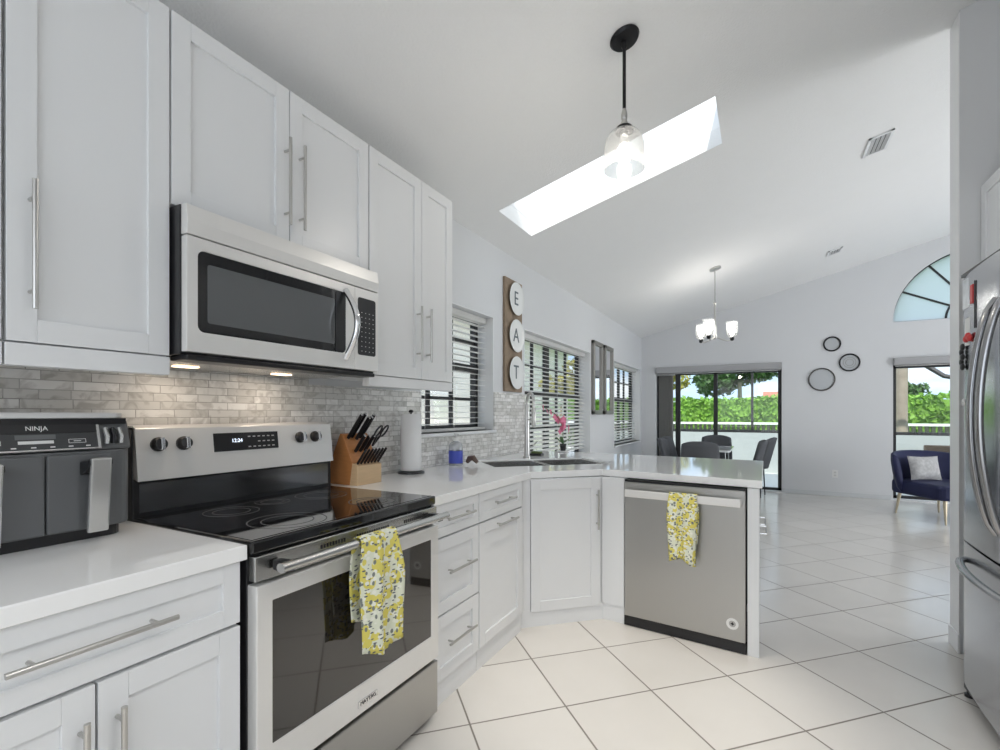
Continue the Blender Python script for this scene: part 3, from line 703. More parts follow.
# ------------------------------------------------------------------ air fryer (local x=world y)
t = thing('air_fryer', 'grey two basket air fryer on the worktop left of range', 'air fryer', (-1.635, .545, .914), R90)
FW = .205; FH = .345
def rbox(b, x0, x1, y0, y1, z0, z1, r): b.prism(rrect(x0, x1, y0, y1, r), 'z', z0, z1)
b = MB(); rbox(b, -FW+.02, FW-.02, .012, .235, 0, .030, .04); b.build('base', M['black'], t)
b = MB(); rbox(b, -FW, FW, .0, .245, .030, .245, .045); b.build('body', M['greyfry'], t, bevel=.004)
b = MB(); b.prism([(.002, .245), (.022, .318), (.03, .334), (.24, .334), (.245, .245)], 'x', -FW+.004, FW-.004); b.build('upper_body', M['greyfry'], t, bevel=.010)
b = MB(); rbox(b, -FW+.010, FW-.012, .012, .24, .3345, FH+.006, .04); b.build('lid', mat('light grey lid', (.7, .7, .69), .3), t, bevel=.004)
b = MB(); b.box(-FW+.016, FW-.016, .012, .05, .318, .334); b.build('lid_gap', M['black'], t)
tilt = math.atan2(.020, .073)
TP = Matrix.Translation((0, .0, .252)) @ Matrix.Rotation(-tilt, 4, 'X')
b = MB(); b.T = TP; b.box(-.165, .115, -.0045, .004, .002, .068); pl = b.build('control_panel', M['greydark'], t, bevel=.002)
b = MB(); b.T = TP; b.box(-.165, .115, -.0060, .004, .044, .070); b.build('logo_band', M['black'], t, bevel=.001)
b = MB(); b.T = TP
for a in ((-.172, .122, -.003, .002), (.115, .122, .0, .066), (-.172, -.165, .0, .066)): b.box(a[0], a[1], -.007, .002, a[2], a[3])
b.build('panel_trim', M['silver'], t, bevel=.001)
text_part('NINJA', .0165, 'logo', M['whiteplastic'], t, TP @ Matrix.Translation((-.012, -.0065, .057)) @ FRONT, .0006)
b = MB(); b.T = TP; b.box(-.050, .020, -.0055, .0, .017, .025)
for i in range(7): b.box(-.14+i*.038, -.130+i*.038, -.0052, .0, .006, .009)
for cx in (-.10, .070):
    b.box(cx-.018, cx+.018, -.0052, .0, .026, .027); b.box(cx-.018, cx+.018, -.0052, .0, .016, .017)
    b.box(cx-.019, cx-.018, -.0052, 0, .016, .027); b.box(cx+.018, cx+.019, -.0052, 0, .016, .027); b.box(cx-.008, cx+.008, -.0052, 0, .0205, .0225)
b.build('display_legend', M['whiteplastic'], pl)
b = MB(); b.T = TP; b.box(-.055, .025, -.0050, .0, .029, .041); b.build('screen', M['greyfry'], pl)
for k in range(3):
    b = MB(); b.T = TP @ Matrix.Translation((.136+k*.017, -.004, 0)); b.tube([(0, 0, .01), (.002, -.004, .03), (.0, 0, .055)], .006, 8)
    b.build('side_vent', M['silver'] if k % 2 == 0 else M['black'], t, smooth=True)
for s in (-1, 1):
    b = MB(); x0, x1 = (-FW+.035, -.002) if s < 0 else (.002, FW-.062)
    b.box(x0, x1, -.012, .02, .032, .238); bk = b.build('basket', M['greyfry'], t, bevel=.004)
    cx = x0+.045 if s < 0 else x1-.045
    cx = -.118 if s < 0 else .098
    b = MB(); b.prism([(-.010, .218), (-.062, .226), (-.066, .210), (-.040, .190), (-.010, .180)], 'x', cx-.028, cx+.028); b.build('handle_arm', M['black'], bk, bevel=.004)
    b = MB(); b.prism([(-.070, .228), (-.058, .230), (-.034, .028), (-.050, .026)], 'x', cx-.024, cx+.024); b.build('handle', M['silver'], bk, bevel=.005)

# ------------------------------------------------------------------ knife block (world aligned: profile in XZ, width along Y)
t = thing('knife_block', 'orange and pale wood knife block with black handled knives, beside range', 'knife block', (-1.80, 1.805, .914), 0)
W2 = .085
b = MB(); b.prism([(-.085, 0), (.045, 0), (.065, .105), (.0, .245), (-.02, .25), (-.088, .10)], 'y', -W2, W2); b.build('block', M['woodorange'], t, bevel=.004)
b = MB(); b.prism([(.045, 0), (.095, 0), (.095, .095), (.062, .108)], 'y', -W2, W2); b.build('steak_knife_rack', M['woodlight'], t, bevel=.003)
dirk = Vector((.62, .0, .78)).normalized()
def knife(p, ln, r=.009, label=None, big=True):
    k = MB(); p = Vector(p); k.tube([p-dirk*.012, p+dirk*.004, p+dirk*ln*.5, p+dirk*ln], [r*.8, r, r*1.05, r*.95], 8, rb=r*.62)
    o = k.build('knife_handle', M['black'], None, smooth=True); return o
kn = []
for i, (y, s, ln) in enumerate(((-.062, .15, .15), (-.036, .12, .15), (-.010, .2, .14), (.016, .15, .135), (.048, .02, .125), (-.045, .62, .105), (-.012, .62, .10), (.02, .62, .10))):
    p = (.065*s+.0*(1-s)+(-.80*0), y, .105*s+.245*(1-s))
    kb = thing('kitchen_knife', 'large black handled kitchen knife slotted in the knife block', 'knife', (t.location.x+p[0], t.location.y+y, .914+p[2]), 0, 'large knives in the knife block')
    k = MB(); k.tube([dirk*.004, dirk*.012, dirk*ln*.5, dirk*ln], [.008, .010, .0115, .010], 8, rb=.0065); k.build('handle', M['black'], kb, smooth=True)
    k = MB(); k.tube([dirk*ln, dirk*(ln+.004)], [.0095, .009], 8, rb=.006); k.build('end_cap', M['chrome'], kb, smooth=True)
    k = MB(); k.tube([dirk*-.01, dirk*.006], .007, 6, rb=.002); k.build('blade', M['chrome'], kb)
for i in range(7):
    y = -.070+i*.0235
    kb = thing('steak_knife', 'small black handled steak knife in the front row of the knife block', 'knife', (t.location.x+.080, t.location.y+y, .914+.101), 0, 'steak knives in the knife block')
    k = MB(); k.tube([dirk*.004, dirk*.05, dirk*.095], [.0065, .0075, .0068], 8, rb=.0045); k.build('handle', M['black'], kb, smooth=True)
    k = MB(); k.tube([dirk*-.006, dirk*.006], .005, 6, rb=.0015); k.build('blade', M['chrome'], kb)
kb = thing('kitchen_shears', 'black handled kitchen shears with loop grips in the knife block', 'scissors', (t.location.x+.055, t.location.y+.062, .914+.185), 0)
for s in (-1, 1):
    k = MB(); cc = dirk*.095+Vector((0, s*.022, 0)); sd = Vector((0, 1, 0))
    k.tube([cc+dirk*.035*math.cos(a)+sd*.016*math.sin(a) for a in [2*PI*i/20 for i in range(20)]], .0048, 6, closed=True)
    k.tube([dirk*.0, dirk*.062+Vector((0, s*.012, 0))], .006, 6); k.build('handle', M['black'], kb, smooth=True)

# paper towel
t = thing('paper_towel_holder', 'white paper towel roll on a black holder, under wall cabinet end', 'paper towel holder', (-1.80, 2.245, .914))
MB().lathe([(.078, 0), (.078, .010), (.065, .014), (.008, .016)], n=32).build('base', M['black'], t, smooth=True)
MB().lathe([(.005, .014), (.005, .352), (.013, .354), (.015, .362), (.008, .370)], n=12).build('rod', M['black'], t, smooth=True)
MB().lathe([(.018, .018), (.058, .018), (.060, .022), (.060, .341), (.058, .345), (.018, .345)], n=36).build('paper_roll', M['paper'], t, smooth=True)
# soap bottle
t = thing('soap_bottle', 'clear pump soap bottle with blue label in front of window', 'soap bottle', (-1.80, 2.715, .914))
MB().lathe([(.043, 0), (.047, .006), (.047, .130), (.040, .152), (.016, .163), (.016, .170)], n=20).build('bottle', M['clearplastic'], t, smooth=True)
MB().lathe([(.0475, .018), (.0480, .020), (.0480, .098), (.0475, .100)], n=20, cap=False).build('label_band', M['bluelabel'], t, smooth=True, label='blue label')
MB().lathe([(.018, .165), (.018, .182), (.005, .184), (.005, .205), (.012, .207), (.012, .217)], n=14).tube([(0, 0, .212), (.035, -.01, .208)], .005, 8).build('pump', M['whiteplastic'], t, smooth=True)
o = MB().tube([(-.04, 0, .018), (-.02, .0, .045), (.01, 0, .05), (.04, 0, .02)], [.012, .02, .02, .012], 8).build('dish_brush', mat('bronze brown plastic', (.14, .09, .07), .4), None, smooth=True)
o.location = (-1.715, 2.785, .914); tag(o, 'small brown scrubber lying right of the blue labelled soap bottle', 'scrubber')
# sponge caddy by faucet
t = thing('sponge_caddy', 'small dark dish with green sponge right of the faucet', 'sponge holder', (-1.63, 3.66, .914))
MB().box(-.05, .05, -.03, .03, 0, .02).build('dish', M['black'], t, bevel=.004)
MB().box(-.042, .042, -.024, .024, .02, .036).build('sponge', mat('green sponge', (.13, .17, .07), .9, bump=.3, bscale=150), t, bevel=.004)
# orchid
t = thing('potted_orchid', 'pink flowering orchid in a small black pot before the window', 'potted orchid', (-1.58, 4.13, .914))
MB().lathe([(.05, 0), (.055, .004), (.055, .010), (.02, .012)], n=20).build('saucer', M['whiteplastic'], t, smooth=True)
MB().lathe([(.020, .008), (.022, .012), (.030, .070), (.034, .075), (.026, .073)], n=18).build('pot', M['black'], t, smooth=True)
dirS = Vector((-.46, -.80, 0))
st_pts = [Vector((0, 0, .07)), Vector((.0, .0, .20)), Vector((-.01, -.03, .28)), Vector((-.035, -.09, .34)), Vector((-.07, -.17, .38)), Vector((-.10, -.24, .41))]
MB().tube(st_pts, .0035, 6).build('stem', M['stem'], t, smooth=True)
rnd = random.Random(5)
for i in range(13):
    if i < 8: base = Vector((rnd.uniform(-.035, .03), rnd.uniform(-.06, .09), rnd.uniform(.17, .31)))
    else: base = st_pts[2].lerp(st_pts[5], (i-8)/4)+Vector((rnd.uniform(-.01, .01), rnd.uniform(-.02, .02), rnd.uniform(-.01, .02)))
    b = MB(); rr_ = .034 if i < 8 else .024
    Rm = Matrix.Rotation(rnd.uniform(-.5, .5), 4, 'Z') @ Matrix.Rotation(PI/2+rnd.uniform(-.4, .4), 4, 'Y')
    for k in range(5):
        b.T = Matrix.Translation(base) @ Rm @ Matrix.Rotation(2*PI*k/5, 4, 'Z') @ Matrix.Translation((rr_*.6, 0, 0)); b.sphere((0, 0, 0), rr_*.62, (1, .75, .16), 8, 6)
    b.build('flower', M['pink'], t, smooth=True)
for a in (0.3, 2.2, 4.0):
    b = MB(); b.T = Matrix.Translation((0, 0, .075)) @ Matrix.Rotation(a, 4, 'Z') @ Matrix.Rotation(-.7, 4, 'Y'); b.sphere((.05, 0, 0), .05, (1, .35, .08), 10, 6); b.build('leaf', M['stem'], t, smooth=True)

# ------------------------------------------------------------------ wall decor left
t = thing('plate_wall_sign', 'weathered wooden board with three white plates lettered E A T', 'wall sign', (XW, 3.755, 1.45), R90)
MB().box(-.165, .165, -.022, -.001, 0, .965).build('board', M['woodboard'], t, bevel=.004)
for ch, z in (('E', .805), ('A', .485), ('T', .165)):
    b = MB(); b.T = Matrix.Translation((.02, -.022, z)) @ Matrix.Rotation(PI/2, 4, 'X'); b.lathe([(.085, 0), (.09, .006), (.138, .020), (.142, .024), (.136, .026), (.088, .013), (.0005, .012)], n=36)
    pt = b.build('plate', mat('white enamel', (.82, .83, .82), .25), t, smooth=True)
    text_part(ch, .17, 'letter', mat('grey blue lettering', (.12, .15, .17), .5), pt, Matrix.Translation((.02, -.036, z)) @ FRONT, .001)
for (a, c, z0, z1, lb) in ((5.99, 6.40, 1.25, 2.20, 'left one of two tall narrow silver framed wall mirrors'), (6.50, 6.92, 1.25, 2.20, 'right one of two tall narrow silver framed wall mirrors')):
    t = thing('wall_mirror', lb, 'mirror', (XW, (a+c)/2, z0), R90, 'tall mirrors between the left wall windows'); hw = (c-a)/2; h = z1-z0
    MB().box(-hw, -hw+.055, -.04, -.001, 0, h).box(hw-.055, hw, -.04, -.001, 0, h).box(-hw, hw, -.04, -.001, 0, .055).box(-hw, hw, -.04, -.001, h-.055, h).build('frame', M['frost'], t, bevel=.008)
    MB().box(-hw+.05, hw-.05, -.018, -.002, .05, h-.05).build('mirror_glass', M['mirror'], t)
# outlets
def outlet(loc, rz, label, grp=None):
    t = thing('wall_outlet', label, 'outlet', loc, rz)
    MB().box(-.036, .036, -.007, -.0005, -.058, .058).build('cover_plate', M['whiteplastic'], t, bevel=.002)
    for z in (-.022, .022): MB().box(-.016, .016, -.009, -.006, z-.014, z+.014).build('socket', mat('outlet face', (.62, .62, .61), .4), t, bevel=.002)
outlet((.988, YF, .34), 0, 'white outlet low on the far wall left of the blue armchair')
outlet((XW+.012, 2.30, 1.12), R90, 'white outlet on the tiled backsplash behind the paper towel roll')
# rings on far wall
for (x, z, r, lb) in ((.95, 2.326, .105, 'top black ring wall decoration, smallest of the three on the far wall'), (1.169, 2.032, .125, 'right black ring wall decoration with a patterned centre, on the far wall'), (.816, 1.787, .168, 'lowest and largest ring wall decoration, thin and grey-black, on the far wall')):
    t = thing('ring_wall_decor', lb, 'wall decoration', (x, YF, z), 0, 'ring decorations on the far wall')
    b = MB(); n = 40
    b.tube([(r*math.cos(2*PI*i/n), -.014, r*math.sin(2*PI*i/n)) for i in range(n)], .011 if r < .15 else .010, 8, closed=True); b.build('outer_ring', M['blackmetal'] if r < .15 else mat('dark grey metal', (.09, .085, .08), .5), t, smooth=True)
    b = MB(); b.T = Matrix.Rotation(PI/2, 4, 'X'); b.lathe([(r-.012, .004), (r-.012, .008)], n=32); b.build('disc', mat('grey glass disc', (.50, .52, .54), .3), t)
    if abs(r-.125) < .001:
        b = MB(); 
        for q_ in (.05, .078): b.tube([(q_*math.cos(2*PI*i/n), -.010, q_*math.sin(2*PI*i/n)) for i in range(n)], .0025, 6, closed=True)
        b.build('inner_ring', M['frost'], t, smooth=True)

# ------------------------------------------------------------------ pendant
t = thing('pendant_light', 'black pendant lamp with clear glass jar shade hanging before skylight', 'pendant light', (-.556, 2.236, .018))
zc = cz(-.556)-.018
b = MB(); b.T = Matrix.Translation((0, 0, zc)) @ Matrix.Rotation(-math.atan(K), 4, 'Y'); b.lathe([(.066, 0), (.068, -.006), (.060, -.018), (.02, -.022)], n=32); b.build('canopy', M['blackmetal'], t, smooth=True)
MB().lathe([(.012, zc-.02), (.013, zc-.045), (.008, zc-.055)], n=12).build('swivel', M['blackmetal'], t, smooth=True)
MB().lathe([(.008, 2.64), (.008, zc-.05)], n=10).build('rod', M['blackmetal'], t, smooth=True)
MB().lathe([(.008, 2.645), (.014, 2.62), (.014, 2.60), (.011, 2.595), (.014, 2.585), (.018, 2.575), (.018, 2.565)], n=16).build('socket_cap', M['nickel'], t, smooth=True)
MB().lathe([(.016, 2.572), (.036, 2.560), (.040, 2.545), (.040, 2.538)], n=24).build('shade_cap', M['blackmetal'], t, smooth=True)
sh = [(.040, 2.545), (.062, 2.535), (.082, 2.510), (.090, 2.480), (.092, 2.44), (.092, 2.368)]
inn = [(r-.004, z-.002) for r, z in sh[::-1]]
MB().lathe(sh+inn, n=36, cap=False).build('glass_shade', M['lampglass'], t, smooth=True)
MB().lathe([(.018, 2.545), (.018, 2.49), (.014, 2.485)], n=16).build('lamp_socket', M['nickel'], t, smooth=True)
MB().sphere((0, 0, 2.44), .034, (1, 1, 1.4), 16, 12).build('bulb', M['bulb'], t, smooth=True)
light('pendant_bulb_light', 'POINT', (-.556, 2.236, 2.34), power=5, color=(1, .93, .84), size=.05)
sp = light('pendant_downlight', 'SPOT', (-.556, 2.236, 2.355), power=75, color=(1, .94, .84), size=.04)
sp.data.spot_size = math.radians(50); sp.data.spot_blend = .8

# chandelier
t = thing('chandelier', 'small three light chandelier with glass shades in front of the sliding door', 'chandelier', (-.492, 6.355, 0)); zc = cz(-.492)
b = MB(); b.T = Matrix.Translation((0, 0, zc)) @ Matrix.Rotation(-math.atan(K), 4, 'Y'); b.lathe([(.065, 0), (.065, -.02), (.02, -.028)], n=24); b.build('canopy', M['nickel'], t, smooth=True)
MB().lathe([(.006, 2.60), (.006, zc-.02)], n=8).build('rod', M['nickel'], t, smooth=True)
MB().lathe([(.012, 2.60), (.020, 2.595), (.020, 2.58), (.014, 2.575), (.014, 2.22), (.022, 2.20), (.022, 2.17), (.008, 2.15)], n=16).build('column', M['nickel'], t, smooth=True)
cr = .4945
for k, a in enumerate((26, 146, 255)):
    a = math.radians(a); c, s = math.cos(a), math.sin(a); R_ = .20
    ar = MB().tube([(0, 0, 2.19), (c*.08, s*.08, 2.15), (c*.15, s*.15, 2.135), (c*R_, s*R_, 2.15)], .007, 8).build('arm', M['nickel'], t, smooth=True)
    MB().lathe([(.012, 2.135), (.024, 2.145), (.024, 2.175), (.014, 2.18)], (c*R_, s*R_, 0), 16).build('cup', M['blackmetal'], ar, smooth=True)
    MB().lathe([(.030, 2.175), (.055, 2.20), (.064, 2.25), (.064, 2.36), (.061, 2.36), (.061, 2.25), (.052, 2.203), (.028, 2.178)], (c*R_, s*R_, 0), 24, cap=False).build('glass_shade', M['lampglass'], ar, smooth=True)
    MB().sphere((c*R_, s*R_, 2.26), .034, (1, 1, 1.5), 14, 10).build('bulb', M['bulb2'], ar, smooth=True)
    light('chandelier_bulb_light', 'POINT', (-.492+c*R_, 6.355+s*R_, 2.33), power=2.0, color=(1, .96, .9), size=.05)
# ceiling vents
TS = -math.atan(K)
def vent(x, y, w_, l_, label, n):
    t = thing('ceiling_vent', label, 'ceiling vent', (x, y, cz(x)-.001)); t.rotation_euler = (0, TS, 0)
    MB().box(-w_/2, w_/2, -l_/2, -l_/2+.02, -.012, 0).box(-w_/2, w_/2, l_/2-.02, l_/2, -.012, 0).box(-w_/2, -w_/2+.02, -l_/2, l_/2, -.012, 0).box(w_/2-.02, w_/2, -l_/2, l_/2, -.012, 0).build('frame', M['panelwhite'], t)
    MB().box(-w_/2+.02, w_/2-.02, -l_/2+.02, l_/2-.02, -.003, -.001).build('opening', M['black'], t)
    b = MB()
    for i in range(n):
        x_ = -w_/2+.035+i*(w_-.07)/(n-1); b.T = Matrix.Translation((x_, 0, -.010)) @ Matrix.Rotation(.7, 4, 'Y'); b.box(-.010, .010, -l_/2+.02, l_/2-.02, -.001, .001)
    b.build('louvres', M['panelwhite'], t)
vent(.79, 4.69, .16, .30, 'white louvred ceiling vent nearest the camera, right of pendant', 4)
vent(.83, 7.58, .16, .20, 'small white ceiling vent far away near the ring decorations', 4)

# ------------------------------------------------------------------ fridge (local x = world -y, front facing world -X)
FY0, FY1, FX = 2.03, 2.925, .783; fw = (FY1-FY0)/2
t = thing('refrigerator', 'stainless steel french door refrigerator with curved bar handles', 'refrigerator', (FX, (FY0+FY1)/2, 0), -R90)
# local: +x -> world -y ; -y -> world -x ; far side = -x
MB().box(-fw+.005, fw-.005, .075, .80, .05, 1.86).build('body', mat('dark grey fridge side', (.16, .165, .17), .4, .3), t, bevel=.004)
def curved_door(x0, x1, z0, z1, name, bulge=.018):
    n = 14; pts = []
    for i in range(n+1):
        x = x0+(x1-x0)*i/n; u = (x/fw); pts.append((x, -.0+ bulge*(u*u)))
    e = .012
    poly = [(x0, .068)]+[(x0, pts[0][1]+e)]+[(x0+.006, pts[0][1]+.002)]+pts[1:-1]+[(x1-.006, pts[-1][1]+.002), (x1, pts[-1][1]+e), (x1, .068)]
    return MB().prism(poly, 'z', z0, z1).build(name, M['fridge'], t, smooth=True)
dl = curved_door(-fw, -.003, .70, 1.872, 'door'); drr = curved_door(.003, fw, .70, 1.872, 'door'); fz = curved_door(-fw, fw, .055, .690, 'freezer_drawer')
def vh(x, parent):
    n = 22; z0, z1 = .80, 1.70
    pts = [(x, .004-.075*math.sin(PI*i/n)**.6 if 0 < i < n else .004, z0+(z1-z0)*i/n) for i in range(n+1)]
    MB().tube(pts, .013, 12, rb=.015).build('handle', M['fridgehandle'], parent, smooth=True)
vh(-.045, dl); vh(.045, drr)
n = 24
MB().tube([(-fw+.05+(2*fw-.10)*i/n, (.016 if i in (0, n) else .010-.070*math.sin(PI*i/n)**.55), .615) for i in range(n+1)], .013, 12, rb=.016).build('handle', M['fridgehandle'], fz, smooth=True)
MB().box(-fw+.01, fw-.01, .02, .10, .03, .072).build('toe_grille', M['black'], t)
for x in (-fw+.03, fw-.03): MB().lathe([(.02, 0), (.02, .012), (.012, .014), (.012, .05)], (x, .035, 0), 12).build('foot', M['black'], t, smooth=True)
MB().box(-fw+.01, fw-.01, .01, .09, 1.872, 1.885).build('hinge_cover', M['black'], t)
# magnets and notes on the far door
def magnet(lx, z, w_, h_, m, name, label, cat, dep=.006, shape=None):
    y = .018*((lx)/fw)**2
    o = (shape or MB().box(-w_/2, w_/2, -dep, 0, -h_/2, h_/2)).build(name, m, None, bevel=.0015)
    wx = FX+y-.0005; wy = (FY0+FY1)/2-lx
    o.location = (wx, wy, z); o.rotation_euler = (0, 0, -R90); return tag(o, label, cat)
magnet(-.385, 1.79, .075, .13, mat('photo print', (.62, .66, .70), .3, var=.4, vscale=25), 'photo_print', 'pale photo print held on the fridge door top corner', 'photo', .002)
magnet(-.290, 1.77, .03, .08, M['red'], 'fridge_magnet', 'red rectangular magnet at the top of the fridge door', 'magnet', .005)
magnet(-.36, 1.62, .06, .12, mat('paper note', (.78, .79, .78), .6), 'paper_note', 'white paper note hanging on the fridge door', 'note', .002)
b = MB()
for k in range(3): b.sphere((-.02+.02*k, -.01, .01*(k % 2)), .02, (1, .5, .8), 10, 8)
magnet(-.315, 1.585, 0, 0, M['red'], 'fridge_magnet', 'red bow shaped magnet on the fridge door', 'magnet', shape=b)
b = MB()
for k in range(5): b.sphere((.006*(-1)**k, -.008, -.045+.022*k), .016, (1, .5, 1), 10, 8)
magnet(-.415, 1.515, 0, 0, M['black'], 'fridge_magnet', 'black bumpy magnet near the far edge of the fridge door', 'magnet', shape=b)
b = MB(); b.box(-.003, .003, -.004, 0, -.10, .10)
magnet(-.255, 1.72, 0, 0, M['black'], 'magnetic_clip', 'long thin black clip hanging on the fridge door beside the red magnet', 'clip', shape=b)
b = MB(); b.sphere((0, -.01, 0), .018, (1, .5, 1), 12, 8)
magnet(-.375, 1.31, 0, 0, M['silver'], 'fridge_magnet', 'small round silver magnet low on the fridge door', 'magnet', shape=b)
# cabinet above fridge
t = cabinet('fridge_top_cabinet', 'white wall cabinet above the refrigerator at the right frame edge', (1.022, 2.71, 1.91), -R90, 1.372, .53, .72, [('door', 0, .686, 0, .53, (.66, .06, .66, .2)), ('door', .688, 1.372, 0, .53, (.715, .06, .715, .2))])
# pantry behind the camera on the right, reflected in the microwave
cabinet('pantry_cabinet', 'tall white pantry cabinet on the right side, beyond the frame', (1.17, .75, 0), -R90, 1.6, 2.3, .55, [('door', i*.4, (i+1)*.4, .1, 2.28, ((.36 if i % 2 == 0 else .04)+i*.4, 1.0, (.36 if i % 2 == 0 else .04)+i*.4, 1.3)) for i in range(4)], .1)

# ------------------------------------------------------------------ dining
t = thing('dining_table', 'white glass topped dining table just inside the sliding door', 'dining table', (-.64, 7.75, 0))
b = MB(); b.prism(rrect(-.27, .27, -.55, .55, .05), 'z', .735, .76); b.build('tabletop', mat('glossy white table glass', (.75, .78, .78), .05), t, bevel=.003)
for s in (-1, 1):
    MB().box(-.2, .2, s*.30-.04, s*.30+.04, .02, .735).build('pedestal', M['chrome'], t, bevel=.004)
    MB().box(-.32, .32, s*.30-.09, s*.30+.09, 0, .02).build('foot_plate', M['chrome'], t, bevel=.004)
def make_chair(label, loc, rz):
    t = thing('dining_chair', label, 'chair', loc, rz, 'grey dining chairs')
    b = MB(); b.prism(rrect(-.22, .22, -.20, .20, .06), 'z', .42, .50); b.build('seat', M['fabricgrey'], t, bevel=.02)
    b = MB(); rows = []
    for j in range(9):
        z = .44+.46*j/8; lean = .05+.12*(j/8); wd = .235*(1-.12*(j/8)**2) ; f = []
        for i in range(13):
            u = -1+2*i/12; x = wd*u; y = .19+lean-.07*abs(u)**2.2
            f.append((x, y, z+(-.03*abs(u)**3 if j == 8 else 0)))
        rows.append(f)
    V = [[b.v(p) for p in r] for r in rows]
    for a, c in zip(V, V[1:]):
        for i in range(12): b.bm.faces.new((a[i], a[i+1], c[i+1], c[i]))
    b.build('backrest', M['fabricgrey'], t, smooth=True, solid=.045)
    for sx in (-1, 1):
        for sy in (-1, 1):
            MB().tube([(sx*.19, sy*.17, .43), (sx*.19, sy*.19, 0)], [.012, .007], 8).build('leg', M['blackmetal'], t, smooth=True)
    return t
ch = make_chair('grey dining chair at the near end of the table, its back to the kitchen', (-.70, 7.00, 0), PI)
for loc, rz, lb in (((-.17, 8.42, 0), -PI/2-.15, 'grey dining chair at the right edge of the sliding door, farthest right of the set'), ((-.30, 7.50, 0), -PI/2, 'grey dining chair on the right side of the table, second from the right'),
                    ((-.98, 7.42, 0), PI/2, 'grey dining chair left of the table, in front of the stacked blind'), ((-1.0, 8.02, 0), PI/2, 'grey dining chair on the left side of the table, farther one'),
                    ((-.66, 8.50, 0), 0, 'dark grey dining chair at the far end of the table, against the door glass')):
    dup(ch, loc, rz, lb)
# bar stool
t = thing('bar_stool', 'chrome bar stool tucked under the peninsula overhang, only rungs show', 'bar stool', (-.235, 3.80, 0))
MB().prism(rrect(-.18, .18, -.17, .17, .05), 'z', .60, .655).build('seat', M['fabricgrey'], t, bevel=.012)
for sx in (-1, 1):
    for sy in (-1, 1): MB().tube([(sx*.15, sy*.13, .60), (sx*.21, sy*.20, 0)], .010, 8).build('leg', M['chrome'], t, smooth=True)
for z in (.465, .515):
    k = .15+.06*(1-z/.6)
    MB().tube([(-k, -k*.93, z), (k+.10, -k*.93, z), (k+.10, k*.93, z), (-k, k*.93, z)], .007, 8, closed=True).build('foot_rail', M['chrome'], t, smooth=True)

# ------------------------------------------------------------------ armchair
t = thing('accent_armchair', 'navy blue velvet barrel armchair with tapered brass legs before glass door', 'armchair', (1.88, 7.72, 0), math.radians(30))
# local: front faces -y
b = MB(); b.prism(rrect(-.36, .40, -.46, .30, .10), 'z', .27, .44); b.build('seat', M['bluevelvet'], t, bevel=.035)
b = MB(); n = 22; rings = []
for i in range(n+1):
    a = math.radians(12)+(math.radians(156))*i/n; e = abs(i/n-.5)*2
    rx, ry = .42, .34; c, s = math.cos(a), math.sin(a); top = .80-.05*e**2; fl = .07
    rings.append([(rx*c, ry*s, .27), ((rx+fl)*c, (ry+fl)*s, top-.03), ((rx+fl-.03)*c, (ry+fl-.03)*s, top), ((rx+fl-.085)*c, (ry+fl-.085)*s, top-.02), ((rx-.09)*c, (ry-.09)*s, .27)])
b.ring_loft(rings); b.build('backrest', M['bluevelvet'], t, smooth=True, subsurf=1)
for sx, sy in ((-.27, -.38), (.27, -.38), (-.25, .24), (.25, .24)):
    MB().tube([(sx, sy, .28), (sx*1.12, sy*1.12, 0)], [.022, .009], 10).build('leg', M['brass'], t, smooth=True)
b = MB(); V = {}
N_ = 10
for sd in (1, -1):
    for i in range(N_+1):
        for j in range(N_+1):
            u, v = -1+2*i/N_, -1+2*j/N_; e = (1-u**4)*(1-v**4)
            if sd == -1 and e < 1e-6: V[(sd, i, j)] = V[(1, i, j)]
            else: V[(sd, i, j)] = b.v((u*.18*(1-.07*(1-v*v)), -sd*.065*e**.5, v*.15*(1-.07*(1-u*u))))
for sd in (1, -1):
    for i in range(N_):
        for j in range(N_): b.bm.faces.new([V[(sd, i, j)], V[(sd, i+1, j)], V[(sd, i+1, j+1)], V[(sd, i, j+1)]])
o = b.build('throw_pillow', M['cushion'], None, smooth=True)
o.location = (1.78, 7.80, .585); o.rotation_euler = (math.radians(-14), 0, math.radians(24)); tag(o, 'grey patterned throw pillow resting on the navy armchair', 'pillow')

# ------------------------------------------------------------------ outdoors
def foliage(b, n, fn, size, rnd):
    for _ in range(n):
        p, nrm = fn(rnd); p = Vector(p); s = size*rnd.uniform(.6, 1.3)
        a = Vector((rnd.gauss(0, 1), rnd.gauss(0, 1), rnd.gauss(0, 1))).normalized(); c = a.cross(Vector((rnd.gauss(0, 1), rnd.gauss(0, 1), rnd.gauss(0, 1)))).normalized()
        b.bm.faces.new([b.v(p+a*s), b.v(p+c*s*.5), b.v(p-a*s), b.v(p-c*s*.5)])
struct(MB().box(-6, 60, 9.15, 60, -.30, -.14).build('ground', M['lawn']))
struct(MB().box(-60, -2.15, -20, 60, -.30, -.15).build('ground', mat('pale ground for light bounce', (.80, .79, .76), .8, var=.1)))  # pale tone added to bounce daylight onto the left window reveals
o = struct(MB().box(-3, 6.5, 9.15, 12.3, -.14, -.02).build('floor_patio', M['patio']))
o = struct(MB().box(-4, 7.5, 12.0, 12.15, -.14, .84).build('wall_patio', M['kneewall']))
t = thing('screen_enclosure', 'black metal screen frame standing on the low patio wall', 'screen enclosure', (1, 12.07, .84))
MB().box(-5, 6.5, -.05, .05, 0, .06).build('bottom_rail', M['blackframe'], t)
MB().box(-5, 6.5, -.04, .04, 1.55, 1.60).build('top_rail', M['blackframe'], t)
for x in (-4.6, -1.18, 2.9, 5.0): MB().box(x-.025, x+.025, -.03, .03, .06, 1.55).build('post', M['blackframe'], t)
